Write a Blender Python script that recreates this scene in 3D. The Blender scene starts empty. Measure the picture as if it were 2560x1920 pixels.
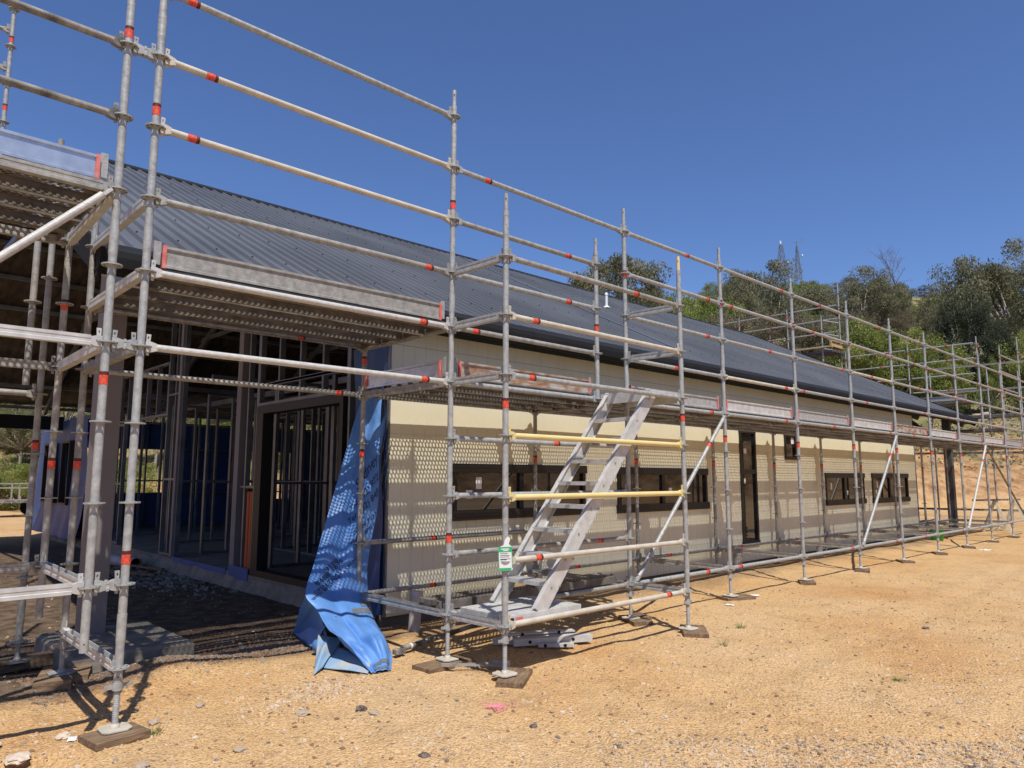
import bpy, math, random
from mathutils import Vector, Matrix, noise
random.seed(7)
R=math.radians
SC=bpy.context.scene
COL=SC.collection
# ---------------------------------------------------------------- camera
cam_d=bpy.data.cameras.new("camera"); cam=bpy.data.objects.new("camera",cam_d); COL.objects.link(cam); SC.camera=cam
YAW,PITCH,ROLL=0.760121,0.127872,0.00162
fwd=Vector((math.sin(YAW)*math.cos(PITCH),math.cos(YAW)*math.cos(PITCH),math.sin(PITCH)))
rt=Vector((math.cos(YAW),-math.sin(YAW),0)); up=rt.cross(fwd)
r2=rt*math.cos(ROLL)+up*math.sin(ROLL); u2=-rt*math.sin(ROLL)+up*math.cos(ROLL)
CAM=Vector((0,-5.0153,1.5618))
m=Matrix((r2,u2,-fwd)).transposed().to_4x4(); m.translation=CAM; cam.matrix_world=m
cam_d.sensor_width=36; cam_d.lens=36*1812.476/2560; cam_d.clip_start=0.05; cam_d.clip_end=3000
# ---------------------------------------------------------------- sun and sky
SUN_EL,SUN_AZ=R(61),R(205.2)
w=bpy.data.worlds.new("World"); SC.world=w; w.use_nodes=True
nt=w.node_tree; bg=nt.nodes['Background']; sky=nt.nodes.new('ShaderNodeTexSky'); sky.sky_type='NISHITA'
sky.sun_disc=False; sky.sun_elevation=SUN_EL; sky.sun_rotation=SUN_AZ; sky.altitude=300; sky.air_density=1.0; sky.dust_density=0.35; sky.ozone_density=3.0
tint=nt.nodes.new('ShaderNodeMix'); tint.data_type='RGBA'; tint.blend_type='MULTIPLY'; tint.inputs[0].default_value=1.0; tint.inputs[7].default_value=(0.93,1.09,1.46,1)
nt.links.new(sky.outputs[0],tint.inputs[6]); nt.links.new(tint.outputs[2],bg.inputs[0]); bg.inputs[1].default_value=0.090
sd=bpy.data.lights.new("sun",'SUN'); so=bpy.data.objects.new("sun",sd); COL.objects.link(so)
sd.energy=5.0; sd.angle=R(0.53); sd.color=(1,0.955,0.88)
so.rotation_euler=Vector((0.47,1.0,-2.0)).to_track_quat('-Z','Y').to_euler(); so.location=(-10,-20,40)
SC.view_settings.view_transform='Standard'; SC.view_settings.look='None'; SC.view_settings.exposure=0.0; SC.view_settings.gamma=1
# ---------------------------------------------------------------- materials
def mat(name,col,rough=0.6,metal=0.0,noise_amt=0.0,nscale=8.0,bump=0.0,bscale=40.0,col2=None,spec=None,detail=4,stretch=None,thr=(0.35,0.65)):
    M=bpy.data.materials.new(name); M.use_nodes=True; t=M.node_tree; b=t.nodes['Principled BSDF']
    b.inputs['Base Color'].default_value=(*col,1); b.inputs['Roughness'].default_value=rough; b.inputs['Metallic'].default_value=metal
    if spec is not None: b.inputs['Specular IOR Level'].default_value=spec
    tc=None
    if noise_amt>0 or bump>0 or col2:
        tc=t.nodes.new('ShaderNodeTexCoord'); mp=t.nodes.new('ShaderNodeMapping'); t.links.new(tc.outputs['Object'],mp.inputs[0])
        if stretch: mp.inputs['Scale'].default_value=stretch
    if col2 or noise_amt>0:
        n=t.nodes.new('ShaderNodeTexNoise'); n.inputs['Scale'].default_value=nscale; n.inputs['Detail'].default_value=detail; t.links.new(mp.outputs[0],n.inputs[0])
        cr=t.nodes.new('ShaderNodeValToRGB'); cr.color_ramp.elements[0].position=thr[0]; cr.color_ramp.elements[1].position=thr[1]
        if col2: a,c=col,col2
        else: a=tuple(x*(1-noise_amt) for x in col); c=tuple(min(1,x*(1+noise_amt)) for x in col)
        cr.color_ramp.elements[0].color=(*a,1); cr.color_ramp.elements[1].color=(*c,1)
        t.links.new(n.outputs[0],cr.inputs[0]); t.links.new(cr.outputs[0],b.inputs['Base Color'])
    if bump>0:
        n2=t.nodes.new('ShaderNodeTexNoise'); n2.inputs['Scale'].default_value=bscale; n2.inputs['Detail'].default_value=5; t.links.new(mp.outputs[0],n2.inputs[0])
        bp=t.nodes.new('ShaderNodeBump'); bp.inputs['Strength'].default_value=bump; bp.inputs['Distance'].default_value=0.01
        t.links.new(n2.outputs[0],bp.inputs['Height']); t.links.new(bp.outputs[0],b.inputs['Normal'])
    return M
GALV=mat('galvanised steel',(0.285,0.29,0.28),0.5,0.15,nscale=26,col2=(0.44,0.44,0.42),bump=0.2,bscale=60,thr=(0.3,0.7),detail=8)
GALVOLD=mat('weathered galvanised steel',(0.225,0.215,0.195),0.6,0.15,nscale=19,col2=(0.385,0.37,0.335),bump=0.25,bscale=60,thr=(0.3,0.7),detail=8)
GALVDARK=mat('dirty scaffold steel',(0.085,0.075,0.065),0.65,0.1,nscale=9,col2=(0.33,0.31,0.28),bump=0.4,bscale=40,thr=(0.36,0.66),detail=8)
PALE=mat('pale painted steel',(0.50,0.485,0.45),0.5,0.05,noise_amt=0.1,nscale=30,bump=0.3,bscale=80)
GALVNEW=mat('bright galvanised sheet',(0.50,0.53,0.56),0.3,0.7,nscale=12,col2=(0.62,0.65,0.68),bump=0.05)
ALU=mat('aluminium',(0.47,0.46,0.43),0.5,0.15,nscale=11,col2=(0.60,0.59,0.565),detail=8,bump=0.1)
CREAM=mat('cream painted steel',(0.44,0.40,0.32),0.55,0.0,nscale=8,col2=(0.56,0.51,0.42),bump=0.2,bscale=50)
YELLOW=mat('yellow painted steel',(0.66,0.53,0.20),0.5,0.0,nscale=6,col2=(0.70,0.58,0.28),bump=0.15)
DECKM=mat('deck plank steel',(0.10,0.085,0.07),0.55,0.2,nscale=6,col2=(0.22,0.195,0.165),bump=0.2)
TOE=mat('toe board steel',(0.31,0.305,0.29),0.5,0.15,nscale=22,col2=(0.46,0.455,0.435),bump=0.15,detail=9)
RUST=mat('rusty steel',(0.27,0.13,0.06),0.8,0.1,nscale=16,col2=(0.40,0.375,0.34),bump=0.3,thr=(0.36,0.60),detail=9,stretch=(0.4,1,1))
TAPE=mat('orange red tape',(0.66,0.075,0.035),0.6,0,noise_amt=0.35,nscale=60)
TAPEK=mat('dark tape edge',(0.10,0.012,0.012),0.6,0,noise_amt=0.4,nscale=90)
PINK=mat('faded red paint',(0.55,0.10,0.09),0.7,0,nscale=20,col2=(0.62,0.22,0.19))
TIMBER=mat('sole board timber',(0.12,0.075,0.04),0.85,0,nscale=6,col2=(0.26,0.17,0.10),bump=0.6,bscale=25,stretch=(1,6,6))
PINE=mat('pine timber',(0.5,0.33,0.15),0.8,0,noise_amt=0.2,nscale=6)
CLAD=mat('cream cladding',(0.685,0.645,0.475),0.6,0,nscale=1.3,col2=(0.725,0.685,0.51),bump=0.08,bscale=90)
FASCIA=mat('dark fascia steel',(0.016,0.016,0.017),0.8,0.0,noise_amt=0.15,nscale=3,spec=0.2)
ROOFM=mat('dark roof sheet steel',(0.100,0.103,0.108),0.42,0.05,nscale=0.6,col2=(0.140,0.143,0.150),bump=0.05,bscale=3)
ROOFL=mat('paler roof sheet',(0.17,0.19,0.25),0.4,0.25,noise_amt=0.1)
FRAMEM=mat('dark window frame',(0.013,0.011,0.010),0.55,0.0,noise_amt=0.1)
STUD=mat('steel stud',(0.16,0.172,0.19),0.42,0.35,noise_amt=0.2,nscale=4)
SLAB=mat('concrete slab',(0.15,0.13,0.105),0.85,0,nscale=3,col2=(0.23,0.20,0.165),bump=0.3,bscale=30)
CONC=mat('rough concrete',(0.17,0.145,0.11),0.9,0,nscale=5,col2=(0.27,0.235,0.185),bump=0.8,bscale=25)
TARPB=mat('dusty back of the wrap sheet',(0.22,0.35,0.50),0.7,0,nscale=5,col2=(0.40,0.40,0.36),bump=0.3,bscale=20,thr=(0.45,0.62))
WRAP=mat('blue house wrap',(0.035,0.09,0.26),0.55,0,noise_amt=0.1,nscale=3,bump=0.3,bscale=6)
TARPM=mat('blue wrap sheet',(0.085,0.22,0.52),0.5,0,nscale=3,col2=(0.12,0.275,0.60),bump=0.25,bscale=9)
INK=mat('black printing ink',(0.012,0.014,0.03),0.6)
INKG=mat('grey printed band',(0.10,0.11,0.12),0.7,0,nscale=70,col2=(0.16,0.17,0.19))
SARK=mat('brown foil sarking',(0.035,0.028,0.023),0.45,0.25,nscale=3,col2=(0.11,0.09,0.072),bump=0.8,bscale=5,stretch=(3,1,1),thr=(0.35,0.7))
COLM=mat('brown grey column board',(0.20,0.18,0.175),0.7,0,noise_amt=0.06,nscale=2)
COLG=mat('dark grey column board',(0.075,0.077,0.082),0.7,0,noise_amt=0.06,nscale=2)
PIPEO=mat('orange conduit',(0.55,0.10,0.02),0.5)
PVC=mat('pvc pipe',(0.42,0.38,0.35),0.6,0,noise_amt=0.2,nscale=6)
WHITE=mat('white paper',(0.75,0.75,0.73),0.6)
GREEN=mat('green tag print',(0.05,0.40,0.17),0.5)
BGREEN=mat('green plastic',(0.05,0.45,0.08),0.5)
PINKS=mat('pink string',(0.80,0.30,0.33),0.7)
BARK=mat('bark',(0.26,0.22,0.18),0.9,0,nscale=4,col2=(0.48,0.43,0.37),bump=0.5,bscale=12)
DEADW=mat('grey dead wood',(0.16,0.14,0.13),0.9,0,noise_amt=0.2)
MAST=mat('mast steel',(0.16,0.18,0.22),0.6,0.2)
DISH=mat('white dish',(0.8,0.8,0.8),0.5)
def leafmat(n,a,b):
    M=mat(n,a,0.75,0,nscale=5.5,col2=b,spec=0.08,detail=5,thr=(0.36,0.66)); t=M.node_tree; b=t.nodes['Principled BSDF']
    tr=t.nodes.new('ShaderNodeBsdfTranslucent'); mx=t.nodes.new('ShaderNodeMixShader'); mx.inputs[0].default_value=0.38
    src=b.inputs['Base Color'].links[0].from_socket; t.links.new(src,tr.inputs[0]); t.links.new(b.outputs[0],mx.inputs[1]); t.links.new(tr.outputs[0],mx.inputs[2]); t.links.new(mx.outputs[0],t.nodes['Material Output'].inputs[0]); return M
LG=leafmat('grey green gum leaves',(0.135,0.134,0.072),(0.320,0.300,0.180))
LB=leafmat('bright green leaves',(0.150,0.190,0.045),(0.350,0.380,0.115))
LR=leafmat('brownish scrub leaves',(0.125,0.110,0.066),(0.290,0.245,0.165))
LM=leafmat('reddish brown leaves',(0.075,0.050,0.038),(0.150,0.105,0.080))
LD=leafmat('dark casuarina leaves',(0.055,0.066,0.040),(0.135,0.148,0.095))
STONE=mat('pale stone',(0.44,0.34,0.24),0.9,0,nscale=1.5,col2=(0.32,0.25,0.19),bump=0.4,bscale=60)
STONEP=mat('pale limestone',(0.62,0.52,0.42),0.9,0,nscale=20,col2=(0.50,0.40,0.30),bump=0.4,bscale=60)
STONED=mat('dark stone',(0.07,0.05,0.045),0.8,0,nscale=30,col2=(0.20,0.15,0.12),bump=0.5,bscale=60)
GRASSM=mat('green grass blades',(0.10,0.17,0.03),0.7,0,noise_amt=0.3,nscale=30)
DRYG=mat('dry grass blades',(0.42,0.33,0.16),0.8,0,nscale=2,col2=(0.25,0.22,0.10))
def glassmat():
    M=bpy.data.materials.new('tinted window glass'); M.use_nodes=True; t=M.node_tree; b=t.nodes['Principled BSDF']
    b.inputs['Base Color'].default_value=(0.012,0.013,0.014,1); b.inputs['Roughness'].default_value=0.015; b.inputs['IOR'].default_value=1.75
    b.inputs['Specular IOR Level'].default_value=0.62
    return M
GLASS=glassmat()
def groundmat():
    M=bpy.data.materials.new('sandy ground'); M.use_nodes=True; t=M.node_tree; N=t.nodes; L=t.links; b=N['Principled BSDF']
    b.inputs['Roughness'].default_value=0.95; b.inputs['Specular IOR Level'].default_value=0.15
    tc=N.new('ShaderNodeTexCoord'); O=tc.outputs['Object']
    def noi(s,d=5,r=0.55):
        n=N.new('ShaderNodeTexNoise'); n.inputs['Scale'].default_value=s; n.inputs['Detail'].default_value=d; n.inputs['Roughness'].default_value=r; L.new(O,n.inputs[0]); return n
    def ramp(src,pts):
        c=N.new('ShaderNodeValToRGB'); e=c.color_ramp.elements
        while len(e)<len(pts): e.new(0.5)
        for i,(p,col) in enumerate(pts): e[i].position=p; e[i].color=(*col,1)
        L.new(src,c.inputs[0]); return c
    def mix(f,a,bb,mode='MIX'):
        x=N.new('ShaderNodeMix'); x.data_type='RGBA'; x.blend_type=mode
        if isinstance(f,float): x.inputs[0].default_value=f
        else: L.new(f,x.inputs[0])
        L.new(a,x.inputs[6]); L.new(bb,x.inputs[7]); return x.outputs[2]
    base=ramp(noi(0.45).outputs[0],[(0.32,(0.52,0.295,0.125)),(0.5,(0.585,0.375,0.18)),(0.68,(0.60,0.405,0.215))])
    # coarse gravel speckle
    vor=N.new('ShaderNodeTexVoronoi'); vor.inputs['Scale'].default_value=95; L.new(O,vor.inputs[0])
    sp=ramp(vor.outputs['Color'],[(0.0,(0.40,0.37,0.33)),(0.22,(0.78,0.76,0.73)),(0.5,(1,1,1)),(0.93,(1.2,1.22,1.22))])
    base2=mix(0.75,base.outputs[0],sp.outputs[0],'MULTIPLY')
    mt1=ramp(noi(2.3,9,0.72).outputs[0],[(0.30,(0.76,0.73,0.70)),(0.48,(1,1,1)),(0.66,(1.06,1.05,1.04))]); base2=mix(1.0,base2,mt1.outputs[0],'MULTIPLY')
    mt2=ramp(noi(30,7,0.75).outputs[0],[(0.34,(0.60,0.55,0.50)),(0.46,(1,1,1)),(0.7,(1.10,1.10,1.10))]); base2=mix(0.85,base2,mt2.outputs[0],'MULTIPLY')
    # gravel zone towards camera right: greyer
    at=N.new('ShaderNodeAttribute'); at.attribute_name='zone'; sep=N.new('ShaderNodeSeparateColor'); L.new(at.outputs['Color'],sep.inputs[0])
    vor2=N.new('ShaderNodeTexVoronoi'); vor2.inputs['Scale'].default_value=70; L.new(O,vor2.inputs[0])
    gcol=ramp(vor2.outputs['Color'],[(0.0,(0.22,0.20,0.17)),(0.3,(0.38,0.32,0.24)),(0.6,(0.52,0.42,0.295)),(0.95,(0.64,0.55,0.43))])
    nz=noi(1.6,6,0.65)
    ma=N.new('ShaderNodeMath'); ma.operation='MULTIPLY_ADD'; L.new(nz.outputs[0],ma.inputs[0]); ma.inputs[1].default_value=2.6; ma.inputs[2].default_value=-1.3
    mb=N.new('ShaderNodeMath'); mb.operation='ADD'; mb.use_clamp=True; L.new(ma.outputs[0],mb.inputs[0]); L.new(sep.outputs[0],mb.inputs[1])
    mc=N.new('ShaderNodeMath'); mc.operation='MULTIPLY'; L.new(mb.outputs[0],mc.inputs[0]); L.new(sep.outputs[0],mc.inputs[1])
    c=mix(mc.outputs[0],base2,gcol.outputs[0])
    # brown spoil beside the slab, colour darkened to deepen the shade (green channel)
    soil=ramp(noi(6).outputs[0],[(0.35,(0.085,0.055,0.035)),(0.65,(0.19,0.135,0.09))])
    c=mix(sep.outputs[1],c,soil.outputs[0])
    # grassy hillside (blue channel)
    gr=ramp(noi(0.22,8,0.7).outputs[0],[(0.36,(0.07,0.09,0.035)),(0.48,(0.17,0.165,0.07)),(0.64,(0.38,0.28,0.14))])
    bk=ramp(noi(1.1,9,0.75).outputs[0],[(0.38,(0.19,0.10,0.045)),(0.5,(0.42,0.24,0.11)),(0.6,(0.52,0.34,0.18))])
    sx=N.new('ShaderNodeSeparateXYZ'); L.new(O,sx.inputs[0]); mz=N.new('ShaderNodeMapRange'); mz.inputs[1].default_value=0.25; mz.inputs[2].default_value=0.9; L.new(sx.outputs[2],mz.inputs[0]); c=mix(mz.outputs[0],c,bk.outputs[0])
    c=mix(sep.outputs[2],c,gr.outputs[0])
    L.new(c,b.inputs['Base Color'])
    # bump
    v3=N.new('ShaderNodeTexVoronoi'); v3.inputs['Scale'].default_value=55; L.new(O,v3.inputs[0])
    n4=noi(14,6,0.6); ad=N.new('ShaderNodeMath'); ad.operation='MULTIPLY_ADD'; L.new(v3.outputs['Distance'],ad.inputs[0]); ad.inputs[1].default_value=-0.5; L.new(n4.outputs[0],ad.inputs[2])
    bp=N.new('ShaderNodeBump'); bp.inputs['Strength'].default_value=0.9; bp.inputs['Distance'].default_value=0.03; L.new(ad.outputs[0],bp.inputs['Height']); L.new(bp.outputs[0],b.inputs['Normal'])
    return M
GROUND=groundmat()
# ---------------------------------------------------------------- mesh helpers
class MB:
    def __init__(s): s.v=[]; s.f=[]; s.m=[]; s.s=[]
    def add(s,vs,fs,mi=0,sm=False):
        o=len(s.v); s.v+= [tuple(x) for x in vs]
        for f in fs: s.f.append(tuple(i+o for i in f)); s.m.append(mi); s.s.append(sm)
        return s
    def box(s,x0,y0,z0,x1,y1,z1,mi=0):
        return s.add([(x0,y0,z0),(x1,y0,z0),(x1,y1,z0),(x0,y1,z0),(x0,y0,z1),(x1,y0,z1),(x1,y1,z1),(x0,y1,z1)],
            [(0,3,2,1),(4,5,6,7),(0,1,5,4),(1,2,6,5),(2,3,7,6),(3,0,4,7)],mi)
    def beam(s,p0,p1,wd,ht,mi=0,upv=(0,0,1)):
        p0=Vector(p0);p1=Vector(p1);a=(p1-p0).normalized();u=Vector(upv); sd_=a.cross(u)
        if sd_.length<1e-4: sd_=a.cross(Vector((0,1,0)))
        sd_.normalize(); u=sd_.cross(a); vs=[]
        for p in (p0,p1):
            for i,j in ((-1,-1),(1,-1),(1,1),(-1,1)): vs.append(p+sd_*wd*.5*i+u*ht*.5*j)
        return s.add(vs,[(3,2,1,0),(4,5,6,7),(0,1,5,4),(1,2,6,5),(2,3,7,6),(3,0,4,7)],mi)
    def cyl(s,p0,p1,r0,r1=None,n=12,mi=0,caps=True):
        r1=r0 if r1 is None else r1; p0=Vector(p0);p1=Vector(p1);a=(p1-p0).normalized()
        u=a.orthogonal().normalized(); v=a.cross(u); vs=[]
        for p,r in ((p0,r0),(p1,r1)):
            for i in range(n):
                t=2*math.pi*i/n; vs.append(p+(u*math.cos(t)+v*math.sin(t))*r)
        s.add(vs,[(i,(i+1)%n,n+(i+1)%n,n+i) for i in range(n)],mi,True)
        if caps: s.add([vs[i] for i in range(n)],[tuple(range(n-1,-1,-1))],mi); s.add([vs[n+i] for i in range(n)],[tuple(range(n))],mi)
        return s
    def lathe(s,prof,n=16,mi=0,c=(0,0)):
        vs=[];k=len(prof)
        for r,z in prof:
            for i in range(n):
                t=2*math.pi*i/n; vs.append((c[0]+r*math.cos(t),c[1]+r*math.sin(t),z))
        return s.add(vs,[(j*n+i,j*n+(i+1)%n,(j+1)*n+(i+1)%n,(j+1)*n+i) for j in range(k-1) for i in range(n)],mi,True)
    def tube(s,pts,r,n=8,mi=0):
        for a,b in zip(pts[:-1],pts[1:]): s.cyl(a,b,r,n=n,mi=mi)
        return s
    def prism(s,poly,x0,x1,mi=0,closed=True,cap=True): # poly in (y,z), extruded along x
        n=len(poly); vs=[(x0,y,z) for y,z in poly]+[(x1,y,z) for y,z in poly]
        rng=range(n) if closed else range(n-1)
        s.add(vs,[(i,(i+1)%n,n+(i+1)%n,n+i) for i in rng],mi)
        if cap and closed: s.add(vs[:n],[tuple(range(n-1,-1,-1))],mi); s.add(vs[n:],[tuple(range(n))],mi)
        return s
    def mesh(s,name,mats):
        me=bpy.data.meshes.new(name); me.from_pydata(s.v,[],s.f)
        for mm in (mats if isinstance(mats,(list,tuple)) else [mats]): me.materials.append(mm)
        me.polygons.foreach_set('material_index',s.m); me.polygons.foreach_set('use_smooth',s.s); me.update(); return me
    def build(s,name,mats,parent=None,loc=(0,0,0)):
        return ob(name,s.mesh(name,mats),parent,loc)
def ob(name,me,parent=None,loc=(0,0,0),rot=None):
    o=bpy.data.objects.new(name,me); COL.objects.link(o); o.location=loc
    if rot is not None: o.rotation_euler=rot
    if parent: o.parent=parent
    return o
def tag(o,label=None,cat=None,group=None,kind=None):
    if label: o['label']=label
    if cat: o['category']=cat
    if group: o['group']=group
    if kind: o['kind']=kind
    return o
def thing(name,label,cat,loc=(0,0,0),rot=None,group=None):
    return tag(ob(name,None,None,loc,rot),label,cat,group)
CACHE={}
def cached(key,fn):
    if key not in CACHE: CACHE[key]=fn()
    return CACHE[key]
ORD=['first','second','third','fourth','fifth','sixth','seventh','eighth','ninth','tenth','eleventh','twelfth','thirteenth','fourteenth','fifteenth','sixteenth','seventeenth','eighteenth','nineteenth','twentieth','twenty first','twenty second','twenty third','twenty fourth','twenty fifth','twenty sixth','twenty seventh','twenty eighth']
def zk(k): return 0.40+(9-k)*0.5
# ---------------------------------------------------------------- terrain
W2=Vector((math.sin(YAW),math.cos(YAW)))
PROF=[(-1000,5),(-50,5),(-36,4.4),(-27,0),(37.5,0),(47,3.5),(62,8),(110,22),(170,44),(230,58),(300,60),(420,40),(1200,0)]
def prof(d):
    for (a,ha),(b,hb) in zip(PROF[:-1],PROF[1:]):
        if d<=b: return ha+(hb-ha)*(d-a)/(b-a)
    return 0
def fb(x,y,s,o=3):
    return noise.fractal(Vector((x*s,y*s,3.3)),1.0,2.0,o)
def gh(x,y):
    d=x*W2.x+(y-CAM.y)*W2.y
    h=prof(d)
    if h>0.05: h+= min(1,h/3)*(1.6*fb(x,y,0.045)+0.22*fb(x,y,0.6))+min(1,h/0.6)*0.28*fb(x,y,1.3,4)*(1 if 30<d<64 else 0)
    near=1.0
    b=0.020*fb(x,y,0.7)+0.012*fb(x,y,2.7)+0.006*fb(x,y,9,2)
    if d<30:
        # berm against the wall line, spoil heaps near the column pad, drop at left corner
        if 4.3<x<21: b+=0.05*math.exp(-((y-1.15)/0.35)**2)*(0.6+0.8*fb(x,0,0.5,2))
        b+=0.11*math.exp(-((x-2.2)/0.55)**2-((y-1.25)/0.28)**2)
        b+=0.05*math.exp(-((x-3.0)/0.9)**2-((y-1.9)/0.25)**2)
        b+=0.07*math.exp(-((x-1.2)/0.4)**2-((y-1.5)/0.3)**2)
        # little eroded ledge running left from the corner post
        ly=-0.05+0.16*(x-1.2)+0.05*math.sin(x*9)
        if x<2.4: b+= -0.08*max(0,min(1,(ly-y)/0.05))*max(0,min(1,(1.22-x)/0.25))
        if x>1.5:
            for ry_ in (-2.15,-3.75):
                q=(y-ry_-0.12*math.sin(x*0.55)-0.04*x*0.5)/0.13; b+= -0.016*math.exp(-q*q)*(0.7+0.6*fb(x,0,1.1,2))+0.006*math.exp(-((abs(q)-1.9)/0.7)**2)
        b=b*(1.0 if y<10 else 0.3)
    if 4.35<x<21.2 and 1.5<y<16.6: b=min(b,0.03)
    lt=abs(x*rt.x+(y-CAM.y)*rt.y)
    if lt>29 and d<37.5: h=max(h,min(9,(lt-29)*0.55)*max(0,min(1,(lt-29)/4))*min(1,max(0,(38-d)/3)))
    return h+b
def build_ground():
    rings=[0.15]
    while rings[-1]<900: rings.append(rings[-1]*1.0185+0.004)
    ang=[]; a=-180.0; yaw=math.degrees(YAW)
    while a<180: ang.append(a); a+= 0.24 if abs(a)<42 else 2.4
    n=len(ang); vs=[(CAM.x,CAM.y,gh(CAM.x,CAM.y))]; cols=[(0.6,0,0)]
    for r_ in rings:
        for a in ang:
            t=YAW+R(a); x=CAM.x+math.sin(t)*r_; y=CAM.y+math.cos(t)*r_; vs.append((x,y,gh(x,y)))
            d=x*W2.x+(y-CAM.y)*W2.y
            lat=x*rt.x+(y-CAM.y)*rt.y
            zone=max(0,min(1,(3.6-d)/1.7+0.32+0.34*lat*0.4))*0.9*(1-0.9*math.exp(-((d-5.6)/0.8)**2-((lat-2.4)/2.2)**2))
            zone=max(0,min(0.95,zone*(0.75+1.1*fb(x,y,0.9,4))))
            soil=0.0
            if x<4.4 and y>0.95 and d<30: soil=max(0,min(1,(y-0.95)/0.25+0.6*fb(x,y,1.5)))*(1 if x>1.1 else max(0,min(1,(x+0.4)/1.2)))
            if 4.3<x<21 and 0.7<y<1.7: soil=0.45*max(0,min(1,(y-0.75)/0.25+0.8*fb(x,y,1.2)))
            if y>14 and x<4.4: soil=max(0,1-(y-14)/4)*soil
            lt=x*rt.x+(y-CAM.y)*rt.y; gr=max(0,min(1,(d-46)/7+1.3*fb(x,y,0.25,4)+(0.0 if lt>0 else 0.9)))*(1 if d>36 else 0)
            if d<-28: gr=max(0,min(1,(-d-33)/6+0.8*fb(x,y,0.2)))
            cols.append((zone,soil,gr))
    fs=[(0,1+(i+1)%n,1+i) for i in range(n)]
    for j in range(len(rings)-1):
        o=1+j*n
        for i in range(n):
            k=(i+1)%n; fs.append((o+i,o+k,o+n+k,o+n+i))
    me=bpy.data.meshes.new('ground'); me.from_pydata(vs,[],fs); me.materials.append(GROUND)
    ca=me.color_attributes.new('zone','FLOAT_COLOR','POINT')
    ca.data.foreach_set('color',[c for q in cols for c in (*q,1.0)])
    me.polygons.foreach_set('use_smooth',[True]*len(me.polygons)); me.update()
    g=ob('ground',me); tag(g,'sandy orange building site ground rising to a scrubby hillside',kind='structure')
build_ground()
# ---------------------------------------------------------------- house
HX0,HX1=4.46,20.95; WY=1.60
house=thing('house','long cream clad house under construction with dark steel gable roof behind the scaffold','house',(HX0,WY,0))
def hb(b,name,mats,par=None): # build in world coords under the house
    o=b.build(name,mats,par or house); 
    if par is None: o.location=(-HX0,-WY,0)
    return o
# front windows: x0,x1,z0,z1
WINS=[(5.34,7.67,1.09,1.70),(8.385,10.77,1.08,1.69),(11.885,12.46,0.39,2.42),(13.61,14.10,1.92,2.42),(15.38,17.44,1.01,1.645),(17.92,20.30,1.00,1.65)]
def groove_panel(b,x0,x1,z0,z1):
    if z1-z0<0.01 or x1-x0<0.01: return
    P=0.157; g=0.004; dp=0.006
    xs=[(x0,0)]; k=math.ceil((x0-HX0)/P)
    while HX0+k*P<x1:
        xc=HX0+k*P
        if xc-g>x0 and xc+g<x1: xs+=[(xc-g,0),(xc,dp),(xc+g,0)]
        k+=1
    xs.append((x1,0)); n=len(xs)
    vs=[(x,WY+d,z0) for x,d in xs]+[(x,WY+d,z1) for x,d in xs]
    b.add(vs,[(i,i+1,n+i+1,n+i) for i in range(n-1)])
b=MB(); cur=HX0
for x0,x1,z0,z1 in WINS:
    groove_panel(b,cur,x0,0.12,2.03); groove_panel(b,cur,x0,2.034,3.02); groove_panel(b,cur,x0,3.024,3.2)
    groove_panel(b,x0,x1,0.12,z0)
    if z1<2.03: groove_panel(b,x0,x1,z1,2.03); groove_panel(b,x0,x1,2.034,3.02)
    else: groove_panel(b,x0,x1,z1,3.02)
    groove_panel(b,x0,x1,3.024,3.2)
    cur=x1
groove_panel(b,cur,HX1,0.12,2.03); groove_panel(b,cur,HX1,2.034,3.02); groove_panel(b,cur,HX1,3.024,3.2)
b.box(HX0,WY+0.007,0.10,HX1,WY+0.012,0.118); 
for x0,x1,z0,z1 in WINS: # reveals
    b.box(x0-0.001,WY+0.0065,z0,x0+0.012,WY+0.09,z1); b.box(x1-0.012,WY+0.0065,z0,x1+0.001,WY+0.09,z1)
b.box(HX1-0.01,WY+0.0065,0.10,HX1,16.3,3.2)           # east end wall
b.box(HX0,WY+0.0125,2.03,HX1,WY+0.014,2.034)
hb(b,'cladding',CLAD)
b=MB(); # backing frame sheet with the window openings left out
cur=HX0
for x0,x1,z0,z1 in WINS:
    b.box(cur,WY+0.02,0.12,x0,WY+0.10,3.2); b.box(x0,WY+0.02,0.12,x1,WY+0.10,z0); b.box(x0,WY+0.02,z1,x1,WY+0.10,3.2); cur=x1
b.box(cur,WY+0.02,0.12,HX1-0.012,WY+0.10,3.2)
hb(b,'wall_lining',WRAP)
b=MB(); b.box(HX0-0.022,WY-0.010,0.10,HX0-0.002,WY+0.035,3.2); hb(b,'corner_trim',STUD)
b=MB(); b.box(4.44,WY+0.1,-0.25,HX1-0.02,16.25,0.215); 
hb(b,'floor_slab',SLAB)
b=MB(); ny_,nz_=190,7; vs=[]
for i in range(ny_+1):
    for j in range(nz_+1):
        y=1.72+14.5*i/ny_; t_=j/nz_; vs.append((4.44-(0.13*(1-t_)**1.5+0.035*noise.noise(Vector((y*5,t_*3,0)))+0.02*noise.noise(Vector((y*16,t_*9,5))))*(1 if j<nz_ else 0),y,-0.05+0.22*t_+0.02*noise.noise(Vector((y*3,0,t_)))))
b.add(vs,[(i*(nz_+1)+j,i*(nz_+1)+j+1,(i+1)*(nz_+1)+j+1,(i+1)*(nz_+1)+j) for i in range(ny_) for j in range(nz_)],0,True); hb(b,'footing_edge',CONC)
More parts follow.
